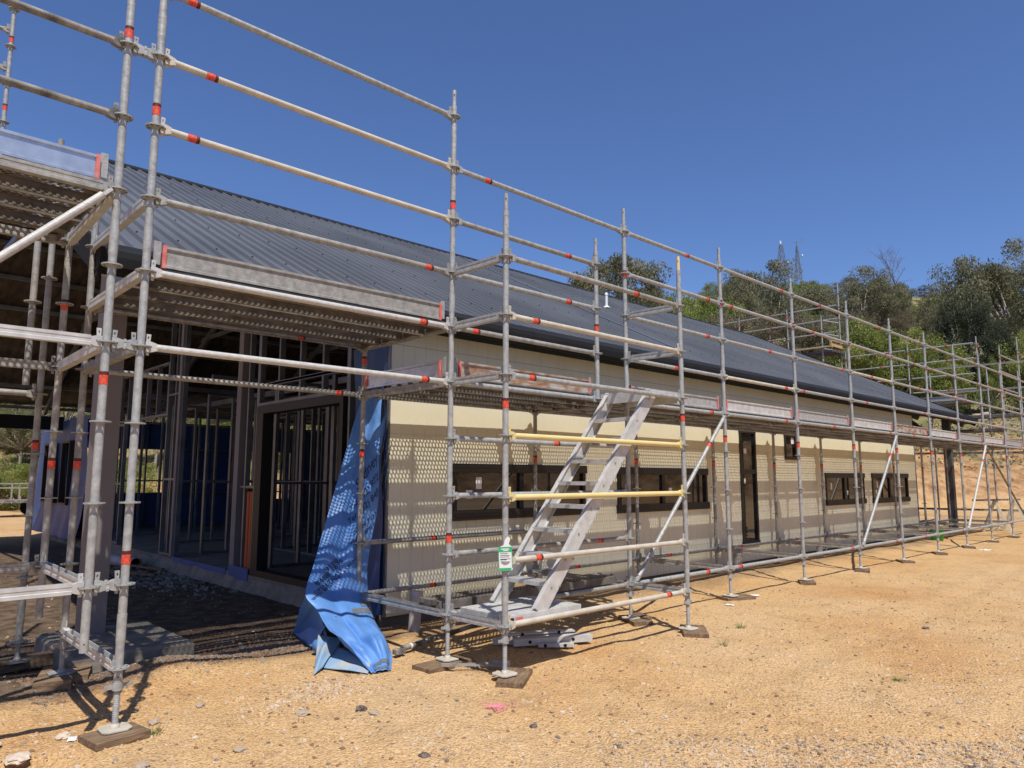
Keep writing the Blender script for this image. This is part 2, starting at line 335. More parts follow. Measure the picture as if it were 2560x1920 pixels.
for i,(x0,x1,z0,z1) in enumerate(WINS):
    fr=MB(); t=0.055; y0,y1=WY-0.022,WY+0.05
    wide=(x1-x0)>1
    if wide: fr.box(x0-0.02,WY-0.035,z1-0.085,x1+0.02,y1,z1+0.02); fr.box(x0-0.02,WY-0.045,z0-0.03,x1+0.02,y1,z0+0.085); fr.box(x0,WY-0.06,z0+0.02,x1,WY-0.0455,z0+0.035)
    else: fr.box(x0-0.01,y0,z1-t,x1+0.01,y1,z1+0.01); fr.box(x0-0.01,y0-0.01,z0-0.01,x1+0.01,y1,z0+t)
    zt=z1-0.086 if wide else z1-t-0.001; zb=z0+0.086 if wide else z0+t+0.001
    for xx in ([x0,x1-t] if True else []): fr.box(xx,y0,zb,xx+t,y1-0.001,zt)
    if wide: xm=x0+(x1-x0)*0.475; fr.box(xm-0.035,y0+0.006,zb,xm+0.035,y1-0.002,zt)
    elif z1-z0>1: fr.box(x0+t,y0+0.004,1.63,x1-t,y1-0.002,1.71)
    f=hb(fr,'window_frame' if i!=2 else 'door_frame',FRAMEM)
    tag(f,['long sliding window nearest the house corner','long sliding window behind the stair tower','tall narrow two pane window reaching near the ground','small high window under the deck','wide window third along the wall','wide window nearest the far end of the wall'][i])
    gl=MB(); gl.box(x0+t,WY+0.012,zb,x1-t,WY+0.018,zt); gl.build('glass',GLASS,f)
    st=MB()
    for (fx,fz,ww,hh) in {0:[(0.07,.42,.10,.10),(0.14,.72,.09,.14),(.56,.42,.09,.10)],1:[(.05,.40,.09,.10),(.55,.42,.09,.10)],2:[(.25,.83,.10,.09),(.2,.55,.06,.09)],3:[(.7,.8,.12,.12)],4:[(.12,.62,.07,.14),(.55,.3,.06,.1)],5:[(.12,.66,.07,.15),(.09,.3,.05,.1),(.6,.35,.06,.1)]}[i]:
        cx=x0+t+(x1-x0-2*t)*fx; cz=zb+(zt-zb)*fz; st.box(cx,WY+0.008,cz-hh/2,cx+ww,WY+0.0105,cz+hh/2)
    st.build('paper_sticker',WHITE,f)
# roof
EY,EZ,RY,RZ=1.35,3.36,8.85,7.11; RX0,RX1=1.48,25.6; FY=2*RY-EY
def rz(y): return EZ+0.5*(y-EY) if y<RY else RZ-0.5*(y-RY)
def roof_slope(front):
    b=MB(); P=0.19; x=RX0; pts=[]
    while x<RX1-0.01:
        for dx,h in ((0,0.0),(0.110,0.0),(0.124,0.040),(0.158,0.040),(0.172,0.0)): 
            if x+dx<=RX1: pts.append((x+dx,h))
        x+=P
    pts.append((RX1,0)); n=len(pts)
    ya,yb=(EY-0.03,RY) if front else (FY+0.03,RY)
    vs=[(px,ya,rz(ya)+h) for px,h in pts]+[(px,yb,rz(yb)+h) for px,h in pts]
    b.add(vs,[(i,i+1,n+i+1,n+i) if front else (i+1,i,n+i,n+i+1) for i in range(n-1)])
    return b
b=roof_slope(True) # screws along batten lines
for yy in (2.3,3.6,4.9,6.2,7.5,8.4):
    for i in range(0,126,2):
        x=RX0+i*0.19+0.145; b.box(x-0.008,yy-0.008,rz(yy)+0.0403,x+0.008,yy+0.008,rz(yy)+0.050,1)
for i in range(126):
    x=RX0+i*0.19; b.box(x+0.02,RY-0.225,rz(RY-0.225)+0.001,x+0.11,RY-0.215,rz(RY-0.225)+0.045,1)
rf=hb(b,'roof',[ROOFM,FASCIA]); rbk=hb(roof_slope(False),'roof',ROOFM)
b=MB(); b.prism([(RY-0.22,rz(RY-0.22)+0.034),(RY,RZ+0.05),(RY+0.22,rz(RY+0.22)+0.034),(RY+0.22,rz(RY+0.22)+0.044),(RY,RZ+0.062),(RY-0.22,rz(RY-0.22)+0.044)],RX0,RX1)
b.build('ridge_cap',FASCIA,rf)
for xx,wd in ((11.05,0.10),): # pale unpainted lap strip running down the slope
    b=MB(); y0_,y1_=2.2,RY-0.3; b.add([(xx,y0_,rz(y0_)+0.039),(xx+wd,y0_,rz(y0_)+0.039),(xx+wd,y1_,rz(y1_)+0.039),(xx,y1_,rz(y1_)+0.039),(xx,y0_,rz(y0_)+0.043),(xx+wd,y0_,rz(y0_)+0.043),(xx+wd,y1_,rz(y1_)+0.043),(xx,y1_,rz(y1_)+0.043)],[(4,5,6,7),(0,1,5,4),(1,2,6,5),(2,3,7,6),(3,0,4,7)]); tag(b.build('roof_strip',ROOFL,rf),'pale strip running down the dark roof')
# dark guard strip along the eave with joints
b=MB(); i=0; x=RX0+0.02
while x<RX1-1.2:
    b.add([(x,EY-0.12,EZ-0.005),(x+1.19,EY-0.12,EZ-0.005),(x+1.19,EY+0.16,rz(EY+0.16)+0.048),(x,EY+0.16,rz(EY+0.16)+0.048),(x,EY-0.12,EZ-0.012),(x+1.19,EY-0.12,EZ-0.012),(x+1.19,EY+0.16,rz(EY+0.16)+0.042),(x,EY+0.16,rz(EY+0.16)+0.042)],[(0,1,2,3),(7,6,5,4),(0,4,5,1),(1,5,6,2),(2,6,7,3),(3,7,4,0)]); x+=1.2
gut=MB(); gut.prism([(EY+0.03,EZ-0.02),(EY+0.03,EZ-0.15),(EY-0.06,EZ-0.155),(EY-0.11,EZ-0.13),(EY-0.12,EZ-0.06),(EY-0.115,EZ-0.02),(EY-0.125,EZ-0.01),(EY-0.13,EZ-0.06),(EY-0.12,EZ-0.14),(EY-0.06,EZ-0.168),(EY+0.04,EZ-0.165),(EY+0.04,EZ-0.02)],RX0-0.02,RX1)
g_=hb(gut,'gutter',FASCIA); b.build('gutter_guard',FASCIA,g_)
b=MB(); b.box(RX0,EY+0.045,3.19,RX1,EY+0.065,EZ-0.03); hb(b,'fascia',FASCIA)
b=MB(); b.box(HX0-0.04,EY+0.07,3.201,HX1+0.3,WY+0.1,3.215); hb(b,'soffit',FASCIA)
# sarking and battens under the roof
for nm,ya,yb in (('sarking',EY+0.1,RY),('sarking',FY-0.1,RY)):
    b=MB(); nx,ny=150,16; vs=[]
    for i in range(nx+1):
        for j in range(ny+1):
            x=RX0+0.05+(RX1-RX0-0.1)*i/nx; y=ya+(yb-ya)*j/ny
            vs.append((x,y,rz(y)-0.085-0.035*abs(math.sin(j*math.pi/2))-0.02*noise.noise(Vector((x*3,y,1)))))
    b.add(vs,[(i*(ny+1)+j,(i+1)*(ny+1)+j,(i+1)*(ny+1)+j+1,i*(ny+1)+j+1) for i in range(nx) for j in range(ny)],0,True)
    hb(b,nm,SARK)
b=MB()
for s in (1,-1):
    for k in range(9):
        y=RY-s*(0.35+k*0.88); b.box(RX0+0.05,y-0.03,rz(y)-0.20,RX1-0.05,y+0.03,rz(y)-0.125)
hb(b,'roof_batten',STUD)
for x in (1.75,4.0,6.6,9.5,13,17,21.2,25.2): # portal rafters
    b=MB()
    ys_=EY+0.15 if x<4.4 or x>21 else WY+0.2; b.beam((x,ys_,rz(ys_)-0.28),(x,RY,RZ-0.28),0.06,0.15); b.beam((x,FY-0.15,rz(FY-.15)-0.28),(x,RY,RZ-0.281),0.061,0.151)
    for y in (3.8,6.3,11.4,13.9): b.beam((x,y,rz(y)-0.33),(x,RY+(y-RY)*0.62,RZ-1.9),0.05,0.05)
    b.beam((x,4.5,RZ-2.2),(x,13.2,RZ-2.2),0.05,0.09)
    hb(b,'roof_truss',STUD)
for x in (RX0,RX1): # verge boards
    b=MB()
    for ya,yb in ((EY-0.1,RY),(FY+0.1,RY)):
        s=1 if ya<yb else -1
        b.beam((x,ya,rz(ya)-0.07),(x,yb,rz(yb)-0.07),0.03,0.24)
    hb(b,'barge_board',FASCIA)
b=MB(); b.beam((RX0+0.10,EY+0.1,rz(EY+.1)-0.22),(RX0+0.10,RY,RZ-0.22),0.14,0.02); hb(b,'verge_soffit',CLAD)
# verandah beams and columns
b=MB(); b.box(1.7,16.0,2.72,4.4,16.2,3.05); hb(b,'verandah_beam',FASCIA)
b=MB(); b.beam((21,1.82,3.18),(24.3,1.82,2.55),0.06,0.12); hb(b,'verandah_beam',FASCIA)
c_=MB(); c_.box(1.83,2.50,0.12,2.03,2.70,3.86); hb(c_,'column',COLM)
c_=MB(); c_.box(1.9,14.6,0.1,2.2,14.9,3.9); hb(c_,'column',COLM)
c_=MB(); c_.box(24.40,1.68,0.05,24.60,1.88,3.35); hb(c_,'column',COLG)
b=MB(); b.add([(1.58,1.62,.155),(2.47,1.62,.155),(2.47,2.82,.155),(1.58,2.82,.155),(1.55,1.59,-.1),(2.5,1.59,-.1),(2.5,2.85,-.1),(1.55,2.85,-.1),(1.555,1.595,.128),(2.495,1.595,.128),(2.495,2.845,.128),(1.555,2.845,.128)],[(0,1,2,3),(8,9,1,0),(9,10,2,1),(10,11,3,2),(11,8,0,3),(4,5,9,8),(5,6,10,9),(6,7,11,10),(7,4,8,11)])
hb(b,'column_footing',CONC)
# return wall (plane x=4.5) of steel framing
def studs(b,axis,c,a0,a1,z0,z1,sp=0.6,nogs=(1.4,),w_=0.075,t=0.04):
    def bx(a,z,a2,z2,e=0):
        if axis=='x': b.box(c-w_/2+e,a,z,c+w_/2-e,a2,z2)
        else: b.box(a,c-w_/2+e,z,a2,c+w_/2-e,z2)
    n=max(1,round((a1-a0)/sp)); xs=[a0+(a1-a0-t)*i/n for i in range(n+1)]
    for a in xs: bx(a,z0,a+t,z1)
    bx(a0,z0-0.04,a1,z0-0.0005,0.001); bx(a0,z1+0.0005,a1,z1+0.04,0.001)
    for z in nogs:
        if z0<z<z1:
            for p,q in zip(xs[:-1],xs[1:]): bx(p+t+0.0005,z,q-0.0005,z+0.035,0.004)
def frame(axis,c,a0,a1,z0,z1,**k):
    b=MB(); studs(b,axis,c,a0,a1,z0,z1,**k); return hb(b,'stud_frame',STUD)
frame('x',4.51,1.72,2.50,0.26,3.30,sp=0.4)
frame('x',4.51,2.50,4.95,2.60,2.82,sp=0.62,nogs=())
frame('x',4.51,2.50,4.95,2.87,3.80,sp=0.62,nogs=())
frame('x',4.51,4.95,5.62,0.26,4.6,sp=0.33)
frame('x',4.51,7.95,8.72,0.26,5.0,sp=0.36,nogs=(1.5,3.0))
frame('x',4.51,8.72,13.4,2.7,3.6,sp=0.6)
frame('x',4.51,11.2,13.4,0.26,2.6,sp=0.5)
b=MB(); b.box(4.44,5.46,0.2,4.56,5.61,5.2); b.box(4.44,8.0,0.2,4.56,8.1,6.0); hb(b,'steel_post',COLM)
b=MB(); # sliding door frame
b.box(4.44,2.56,0.216,4.60,4.90,0.30); b.box(4.44,2.56,2.44,4.60,4.90,2.55); b.box(4.442,2.56,0.3005,4.598,2.64,2.4395); b.box(4.442,4.70,0.3005,4.598,4.90,2.4395)
hb(b,'door_frame',FRAMEM)
b=MB(); b.cyl((4.52,5.1,0.2),(4.52,5.1,1.35),0.03); b.cyl((4.52,5.2,0.2),(4.52,5.2,1.35),0.03); b.cyl((4.52,5.1,1.3505),(4.52,5.1,1.40),0.032,mi=1); b.cyl((4.52,5.2,1.3505),(4.52,5.2,1.40),0.032,mi=1)
hb(b,'conduit',[PIPEO,FASCIA])
b=MB(); b.box(4.43,5.7,0.15,4.438,7.9,0.235); b.box(4.43,4.95,0.12,4.438,5.6,0.30); hb(b,'damp_course_strip',WRAP)
# interior partitions
for a in [('y',3.6,4.9,7.6),('y',5.5,5.0,8.6),('y',8.2,5.0,9.0),('y',10.6,5.2,12.5),('x',7.4,2.0,5.2),('x',6.3,6.2,8.2),('x',9.0,2.0,10.4),('x',8.2,8.4,13.0),('y',13.3,5.0,12),('x',11.6,2.0,9.5),('x',13.8,2.0,15),('y',7.0,9.2,20),('y',5.0,11.8,20),('x',17,2,15)]:
    frame(a[0],a[1],a[2],a[3],0.26,3.0,sp=0.45,nogs=(1.45,))
b=MB()
for x in range(6,21,2):
    b.box(x,1.8,3.06,x+0.05,16.1,3.16)
for y in (3,5,7,9,11,13,15): b.box(4.6,y,3.165,20.8,y+0.05,3.24)
hb(b,'ceiling_joist',STUD)
# rear wall: blue wrap with openings
def wrapwall(axis,c,a0,a1,z0,z1,ops,name='rear_wall'):
    b=MB(); cur=a0
    def bx(a,z,a2,z2):
        if axis=='x': b.box(c,a,z,c+0.02,a2,z2)
        else: b.box(a,c,z,a2,c+0.02,z2)
    for o0,o1,q0,q1 in ops:
        bx(cur,z0,o0,z1); bx(o0,z0,o1,q0); bx(o0,q1,o1,z1); cur=o1
    bx(cur,z0,a1,z1); return hb(b,name,WRAP)
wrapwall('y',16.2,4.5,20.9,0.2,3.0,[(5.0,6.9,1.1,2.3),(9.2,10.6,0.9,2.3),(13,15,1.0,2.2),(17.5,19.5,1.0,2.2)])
frame('y',16.12,4.6,20.8,0.26,3.0,sp=0.6,nogs=(1.1,2.3))
# blue wrapped end wall seen past the left posts
b=MB(); n=24; vs=[]
def bwx(y,z): return 4.36-0.05*math.sin((y-13.5)*1.7)-0.25*max(0,(0.9-z))**2*0.6+0.03*math.sin(y*5+z*2)
ops=[(14.5,15.15,0.95,2.35),(16.35,17.0,0.95,2.35)]
ys=[13.5+i*0.1 for i in range(48)]; zs=[0.15+j*0.1 for j in range(29)]
idx={}
for i,y in enumerate(ys):
    for j,z in enumerate(zs): idx[i,j]=len(vs); vs.append((bwx(y,z),y,z))
fs=[]
for i in range(len(ys)-1):
    for j in range(len(zs)-1):
        yc,zc=ys[i]+.05,zs[j]+.05
        if any(a<yc<b2 and c<zc<d for a,b2,c,d in ops): continue
        fs.append((idx[i,j],idx[i,j+1],idx[i+1,j+1],idx[i+1,j]))
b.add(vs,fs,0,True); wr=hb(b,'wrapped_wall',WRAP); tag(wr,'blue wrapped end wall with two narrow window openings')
for a,b2,c,d in ops:
    f=MB()
    for p,q,s_,t_ in ((a-.05,b2+.05,c-.05,c),(a-.05,b2+.05,d,d+.05),(a-.05,a,c,d),(b2,b2+.05,c,d)): f.box(4.22,p,s_,4.46,q,t_)
    f.build('window_frame',FRAMEM,wr)
# ---------------------------------------------------------------- scaffold components
def rosette_mesh():
    b=MB(); n=8; Ri,Ro,h=0.026,0.062,0.0045
    for k in range(n):
        a0=2*math.pi*k/n; a1=a0+2*math.pi/n; am=(a0+a1)/2; rc=0.046; hr=0.0095
        P=lambda r_,a:(r_*math.cos(a),r_*math.sin(a))
        outer=[P(Ri,a0),P(Ro,a0),P(Ro,am),P(Ro,a1),P(Ri,a1),P(Ri,am)]
        hole=[]
        cx,cy=P(rc,am)
        for (ox,oy) in outer:
            t=math.atan2(oy-cy,ox-cx); hole.append((cx+hr*math.cos(t),cy+hr*math.sin(t)))
        for z,fl in ((h,1),(-h,-1)):
            vs=[(x,y,z) for x,y in outer]+[(x,y,z) for x,y in hole]
            for i in range(6):
                j=(i+1)%6; f=(i,j,6+j,6+i) if fl>0 else (6+i,6+j,j,i); b.add([vs[q] for q in f],[(0,1,2,3)])
        for i,j in ((1,2),(2,3)): b.add([(*outer[i],-h),(*outer[j],-h),(*outer[j],h),(*outer[i],h)],[(0,1,2,3)])
    b.cyl((0,0,-0.010),(0,0,0.012),0.0285,n=16)
    return b
ROS={}
def rosette(mt): return cached(('ros',mt.name),lambda: rosette_mesh().mesh('rosette',mt))
def tape_mesh(r): 
    def f():
        b=MB(); b.cyl((0,0,0),(0,0,0.060),r+0.0012,n=16,caps=False,mi=0); b.cyl((0,0,0.0605),(0,0,0.083),r+0.0012,n=16,caps=False,mi=1); return b.mesh('tape_band',[TAPE,TAPEK])
    return cached(('tape',r),f)
def jack_parts(zb,zt,par,mt):
    h=zt-zb
    b=MB(); p=0.0; pr=[(0.0001,zb)]; z=zb+0.006; pr=[(0.017,z)]
    while z<zt: pr+=[(0.0195,z+0.003),(0.0195,z+0.006),(0.016,z+0.009)]; z+=0.0125
    b.lathe(pr,12); b.build('jack_screw',mt,par)
    b=MB(); s=0.085; c=0.032; poly=[(-s+c,-s),(s-c,-s),(s,-s+c),(s,s-c),(s-c,s),(-s+c,s),(-s,s-c),(-s,-s+c)]
    b.add([(x,y,zb) for x,y in poly]+[(x,y,zb+0.008) for x,y in poly],[tuple(range(7,-1,-1)),tuple(range(8,16))]+[(i,(i+1)%8,8+(i+1)%8,8+i) for i in range(8)])
    b.lathe([(0.03,zb+0.0085),(0.024,zb+0.03),(0.018,zb+0.032)],12)
    b.build('base_plate',CREAM if mt is GALV else mt,par)
    b=MB(); b.cyl((0,0,zt-0.03),(0,0,zt+0.012),0.031,n=14); b.beam((0.03,0,zt-0.01),(0.085,0.012,zt-0.004),0.014,0.022); b.beam((-0.03,0,zt-0.01),(-0.075,-0.01,zt-0.006),0.014,0.022); b.build('jack_nut',mt,par)
def standard(label,x,y,ztop,ks,zbase=None,zbot=None,mt=GALV,tapes=(),tapm=True,spig=True,dz=0.0,group=None,topmat=None,joints=()):
    t=thing('scaffold_standard',label,'scaffold post',(x,y,0),group=group)
    r_=0.0250; zb=zbot if zbot is not None else zk(9)-0.10+dz
    b=MB(); zt=ztop
    if spig: 
        b.cyl((0,0,zb),(0,0,ztop-0.16),r_,n=18); b.cyl((0,0,ztop-0.1595),(0,0,ztop),0.019,n=16,mi=1 if topmat else 0)
        b.cyl((0,0,ztop-0.20),(0,0,ztop-0.155),0.0262,n=16)
    else: b.cyl((0,0,zb),(0,0,ztop),r_,n=18)
    for zj in joints: b.cyl((0,0,zj),(0,0,zj+0.16),0.0275,0.0285,n=18); b.cyl((0,0,zj-0.03),(0,0,zj-0.0005),0.0248,0.0275,n=18)
    for zh in [k_ for k_ in (ztop-0.05,zb+0.05,ztop-0.28) ]:
        d=(CAM-Vector((x,y,zh))); d.z=0; d.normalize(); b.cyl(d*0.015+Vector((0,0,zh)),d*0.0247+Vector((0,0,zh)),0.005,n=8,mi=2)
    b.build('post_tube',[mt,topmat or mt,FASCIA],t)
    for k in ks: ob('rosette',rosette(mt),t,(0,0,zk(k)+dz),(0,0,R(22.5)))
    for z in tapes: ob('tape_band',tape_mesh(r_),t,(0,0,z))
    if zbase is not None: jack_parts(zbase,zb,t,mt)
    return t
def wedge_head(mt):
    def f():
        b=MB() # local +x points away from the rosette centre, starts at 0.026
        for z0,z1 in ((0.006,0.034),(-0.034,-0.006)):
            b.add([(0.027,-0.017,z0),(0.027,0.017,z0),(0.062,0.020,z0),(0.062,-0.020,z0),(0.027,-0.017,z1),(0.027,0.017,z1),(0.062,0.020,z1),(0.062,-0.020,z1)],[(0,1,2,3),(7,6,5,4),(4,5,1,0),(5,6,2,1),(7,4,0,3)])
        b.add([(0.062,-0.02,-0.034),(0.062,0.02,-0.034),(0.062,0.02,0.034),(0.062,-0.02,0.034),(0.098,-0.022,-0.022),(0.098,0.022,-0.022),(0.098,0.022,0.022),(0.098,-0.022,0.022)],[(0,3,2,1),(4,5,6,7),(0,1,5,4),(1,2,6,5),(2,3,7,6),(3,0,4,7)])
        # wedge plate with a small triangular hole
        A=[(0.034,-0.055),(0.052,-0.055),(0.060,0.085),(0.032,0.085)]
        H=[(0.0395,0.055),(0.0455,0.052),(0.0500,0.070),(0.0415,0.070)]
        for yy,fl in ((-0.003,1),(0.003,-1)):
            vs=[(p[0],yy,p[1]) for p in A]+[(p[0],yy,p[1]) for p in H]
            for i in range(4):
                j=(i+1)%4; q=(i,j,4+j,4+i); b.add([vs[k] for k in (q if fl>0 else q[::-1])],[(0,1,2,3)])
        for i in range(4):
            j=(i+1)%4; b.add([(A[i][0],-0.003,A[i][1]),(A[i][0],0.003,A[i][1]),(A[j][0],0.003,A[j][1]),(A[j][0],-0.003,A[j][1])],[(0,1,2,3)])
            b.add([(H[i][0],-0.003,H[i][1]),(H[j][0],-0.003,H[j][1]),(H[j][0],0.003,H[j][1]),(H[i][0],0.003,H[i][1])],[(0,1,2,3)])
        return b.mesh('wedge_head',mt)
    return cached(('wh',mt.name),f)
def ledger(label,p0,p1,mt=GALV,kind='tube',tape=None,name=None,cat='scaffold rail',group=None,heads=True):
    p0=Vector(p0);p1=Vector(p1); L=(p1-p0).length; d=(p1-p0).normalized()
    q=d.to_track_quat('X','Z'); t=thing(name or 'scaffold_ledger',label,cat,p0,q.to_euler(),group)
    def f():
        b=MB()
        if kind=='tube': b.cyl((0.09,0,0),(L-0.09,0,0),0.0242,n=16)
        else: # U transom: hollow channel open on top
            w_,h=0.025,0.032
            b.prism([(-w_,h),(-w_,0.012),(-w_+0.003,0.009),(-w_+0.003,-0.009),(-w_,-0.012),(-w_,-h),(w_,-h),(w_,-0.012),(w_-0.003,-0.009),(w_-0.003,0.009),(w_,0.012),(w_,h),(w_-0.004,h),(w_-0.007,-h+0.004),(-w_+0.007,-h+0.004),(-w_+0.004,h)],0.092,L-0.092)
        return b.mesh('rail_tube',mt)
    ob('rail_tube' if kind=='tube' else 'rail_channel',cached(('led',kind,round(L,3),mt.name),f),t)
    if heads:
        ob('wedge_head',wedge_head(mt),t); ob('wedge_head',wedge_head(mt),t,(L,0,0),(0,0,math.pi))
    if tape is not None:
        r_=0.0242 if kind=='tube' else 0.036
        if kind=='tube': ob('tape_band',tape_mesh(r_),t,(tape*L,0,0),(0,R(90),0))
    return t
def plank_mesh(L,W=0.32):
    def f():
        b=MB(); cx,cy=0.046,0.0250; ny=11; nx=int((L-0.12)/cx); hx=(L-nx*cx)/2; my=(W-ny*cy)/2; rr=0.0117
        ring=[(-1,-1),(0,-1),(1,-1),(1,0),(1,1),(0,1),(-1,1),(-1,0)]
        for j in range(ny):
            y0=my+j*cy; off=cx/2 if j%2 else 0; cnt=nx-(1 if j%2 else 0)
            if off: b.add([(hx,y0,0),(hx+off,y0,0),(hx+off,y0+cy,0),(hx,y0+cy,0)],[(0,1,2,3)]); b.add([(L-hx-off,y0,0),(L-hx,y0,0),(L-hx,y0+cy,0),(L-hx-off,y0+cy,0)],[(0,1,2,3)])
            for i in range(cnt):
                x0=hx+off+i*cx; mx,my_=x0+cx/2,y0+cy/2
                o=[(mx+a*cx/2,my_+c*cy/2,0) for a,c in ring]; hh=[]
                for k in range(8):
                    t=math.pi*(-0.75+k*0.25); hh.append((mx+1.25*rr*math.cos(t),my_+rr*math.sin(t),0))
                b.add(o+hh,[(k,(k+1)%8,8+(k+1)%8,8+k) for k in range(8)])
        b.add([(0,0,0),(L,0,0),(L,my,0),(0,my,0)],[(0,1,2,3)]); b.add([(0,W-my,0),(L,W-my,0),(L,W,0),(0,W,0)],[(0,1,2,3)])
        b.add([(0,my,0),(hx,my,0),(hx,W-my,0),(0,W-my,0)],[(0,1,2,3)]); b.add([(L-hx,my,0),(L,my,0),(L,W-my,0),(L-hx,W-my,0)],[(0,1,2,3)])
        # side channels with inward lips, and end fittings
        for s,y in ((1,0),(-1,W)):
            b.prism([(y,0.0),(y,-0.072),(y+s*0.022,-0.072),(y+s*0.022,-0.062),(y+s*0.003,-0.069),(y+s*0.003,-0.001)],0.0,L)
        for q in (3,5,8): b.box(0.02,my+q*cy-0.0012,-0.009,L-0.02,my+q*cy+0.0012,-0.0005)
        b.box(0.0,0.03,-0.06,0.012,W-0.03,-0.001); b.box(L-0.012,0.03,-0.06,L,W-0.03,-0.001)
        for x in (-0.03,L-0.0): 
            for y in (0.07,W-0.07): b.box(x,y-0.02,-0.03,x+0.03,y+0.02,0.012)
        return b.mesh('plank_panel',DECKM)
    return cached(('plank',round(L,3)),f)
def plank(label,x0,y0,z,L,axis='x',group=None):
    t=thing('deck_plank',label,'scaffold plank',(x0,y0,z),(0,0,R(90) if axis=='y' else 0),group)
    me=plank_mesh(L); ob('plank_panel',me,t); return t
def toe_board(label,p0,p1,mt=TOE,h=0.15,ends=(1,1)):
    p0=Vector(p0);p1=Vector(p1);L=(p1-p0).length;q=(p1-p0).to_track_quat('X','Z')
    t=thing('toe_board',label,'toe board',p0,q.to_euler())
    def f():
        b=MB(); T=0.004
        b.prism([(-0.012,0),(-0.012,0.018),(0,0.024),(0,h-0.024),(-0.012,h-0.018),(-0.012,h),(-0.008,h),(-0.008,h-0.015),(T,h-0.022),(T,0.022),(-0.008,0.015),(-0.008,0)],0.05,L-0.05)
        return b.mesh('board_panel',mt)
    ob('board_panel',cached(('toe',round(L,2),mt.name),f),t)
    for e,x in ((ends[0],0.05),(ends[1],L-0.075)):
        if e:
            b=MB(); b.box(x,-0.016,-0.004,x+0.025,0.008,h+0.004); b.build('end_band',PINK,t)
    for x in (0.0,L-0.045):
        b=MB(); b.box(x,0.01,0.02,x+0.045,0.016,h+0.03); b.build('end_bracket',GALV,t)
    return t
def sole_board(label,x,y,L,W,rot,z=0.0,H=0.045,tilt=0.0):
    t=tag(MB().box(-L/2,-W/2,0,L/2,W/2,H).build('sole_board',TIMBER,None,(x,y,gh(x,y)+z-0.006)),label,'timber board'); t.rotation_euler=(tilt,tilt*0.5,R(rot)); 
    bv=t.modifiers.new('bevel','BEVEL'); bv.width=0.004; bv.segments=2
    return t
# ---------------------------------------------------------------- front row
SX=[4.016,6.56,8.661,10.775,12.89,14.93,16.95,18.975,21.05,23.09,25.12,27.15]   # S1..S12
names=['at the stair tower left edge','at the stair tower right edge']+[f'{ORD[i]} right of the stair tower' for i in range(10)]
for i,x in enumerate(SX):
    top=[5.16,4.68,4.68,4.66,4.66,4.66,4.66,4.66,4.66,4.66,4.66,4.66][i]
    ks=list(range(0 if i==0 else 1,10))
    tp={0:[4.0,1.0],1:[3.85,2.02],2:[3.86,2.03],3:[3.86,2.02],4:[3.84,2.05],5:[3.87,2.04],6:[3.85,2.05],7:[2.05,3.4],8:[2.1,3.86],9:[2.06,3.9],10:[3.8],11:[3.8]}[i]
    standard('galvanised front row post '+names[i]+(' rising above all others' if i==0 else ''),x,0,top,ks,zbase=0.046+gh(x,0),tapes=tp,mt=GALV,joints=(2.55,) if i%2 else (3.05,0.62),dz=0.0)
    if i<10:
        sole_board('timber sole board under the front post '+names[i],x+[-.06,.05,.10,.03,.02,0,0,0,.02,0][i],-0.02,[.50,.42,.46,.36,.40,.34,.32,.34,.3,.3][i],0.22,[4,62,-20,30,20,40,30,25,10,5][i])
# corner pair
B=standard('corner post of the front row standing on a long exposed jack screw',1.445,0,5.9,[0]+list(range(1,10)),zbase=0.046+gh(1.445,0),tapes=[3.98,1.02],mt=GALV,joints=(0.56,3.05,4.55),zbot=0.30)
A=standard('hanging post beside the corner post, its open end above the ground',1.245,0,5.9,[0]+list(range(1,9)),zbot=0.52,tapes=[4.45,2.13],mt=GALV,joints=(2.98,))
sole_board('short tilted timber block under the corner post jack',1.435,-0.05,0.31,0.26,8,z=0.004,H=0.045,tilt=R(-1))
# tower posts
standard('outer stair tower post carrying the green tag',4.03,-0.70,3.95,[3,4,5,6,7,8,9],zbase=0.046+gh(4.03,-.7),tapes=[2.12],joints=(0.58,),mt=GALV)
standard('outer stair tower post with a yellow top',6.598,-0.70,3.95,[3,4,5,6,7,8,9],zbase=0.046+gh(6.6,-.7),tapes=[2.15],joints=(0.58,),mt=GALV,topmat=YELLOW)
standard('short post ending at the deck just left of the stair head',6.045,0,4.20,[2,3,4,5],zbot=2.38,tapes=[3.14],mt=GALV)
sole_board('broad timber sole board under the tagged tower post',4.10,-0.74,0.44,0.21,35,H=0.045)
sole_board('broad timber sole board under the yellow topped tower post',6.64,-0.74,0.46,0.25,38,H=0.045)
sole_board('short timber block beside the tower right rear post',6.80,0.05,0.30,0.10,70)
# back row
IX=[(4.02,1.44)]+[(SX[i],1.457) for i in range(1,10)]
for i,(x,y) in enumerate(IX):
    standard('rear row post '+('at the house corner in front of the blue sheet' if i==0 else 'behind the front post '+names[i]),x,y,2.98 if i==0 else 2.50,[4,5,6,7,8,9] if i==0 else [5,6,7,8,9],zbase=0.02+gh(x,y),tapes=[1.75] if i else [1.76,2.72],mt=GALVOLD,joints=(0.5,),spig=False)
standard('rear post of the corner pair beside the brown column',1.457,1.42,3.62,[3,4,5,6,7,8,9],zbase=0.10,zbot=0.31,tapes=[1.62],mt=GALVOLD,joints=(0.62,),spig=False)
standard('rear hanging post left of the brown column',1.285,1.42,3.55,[3,4,5,6,7,8],zbot=0.52,tapes=[1.62,2.85],mt=GALVOLD,spig=False)
standard('left rear post on long timbers, third from the brown column',1.295,2.11,4.5,[3,4,5,6,7,8,9],zbase=0.09,zbot=0.24,tapes=[1.78],mt=GALVOLD,joints=(0.4,),spig=False,dz=-0.153)
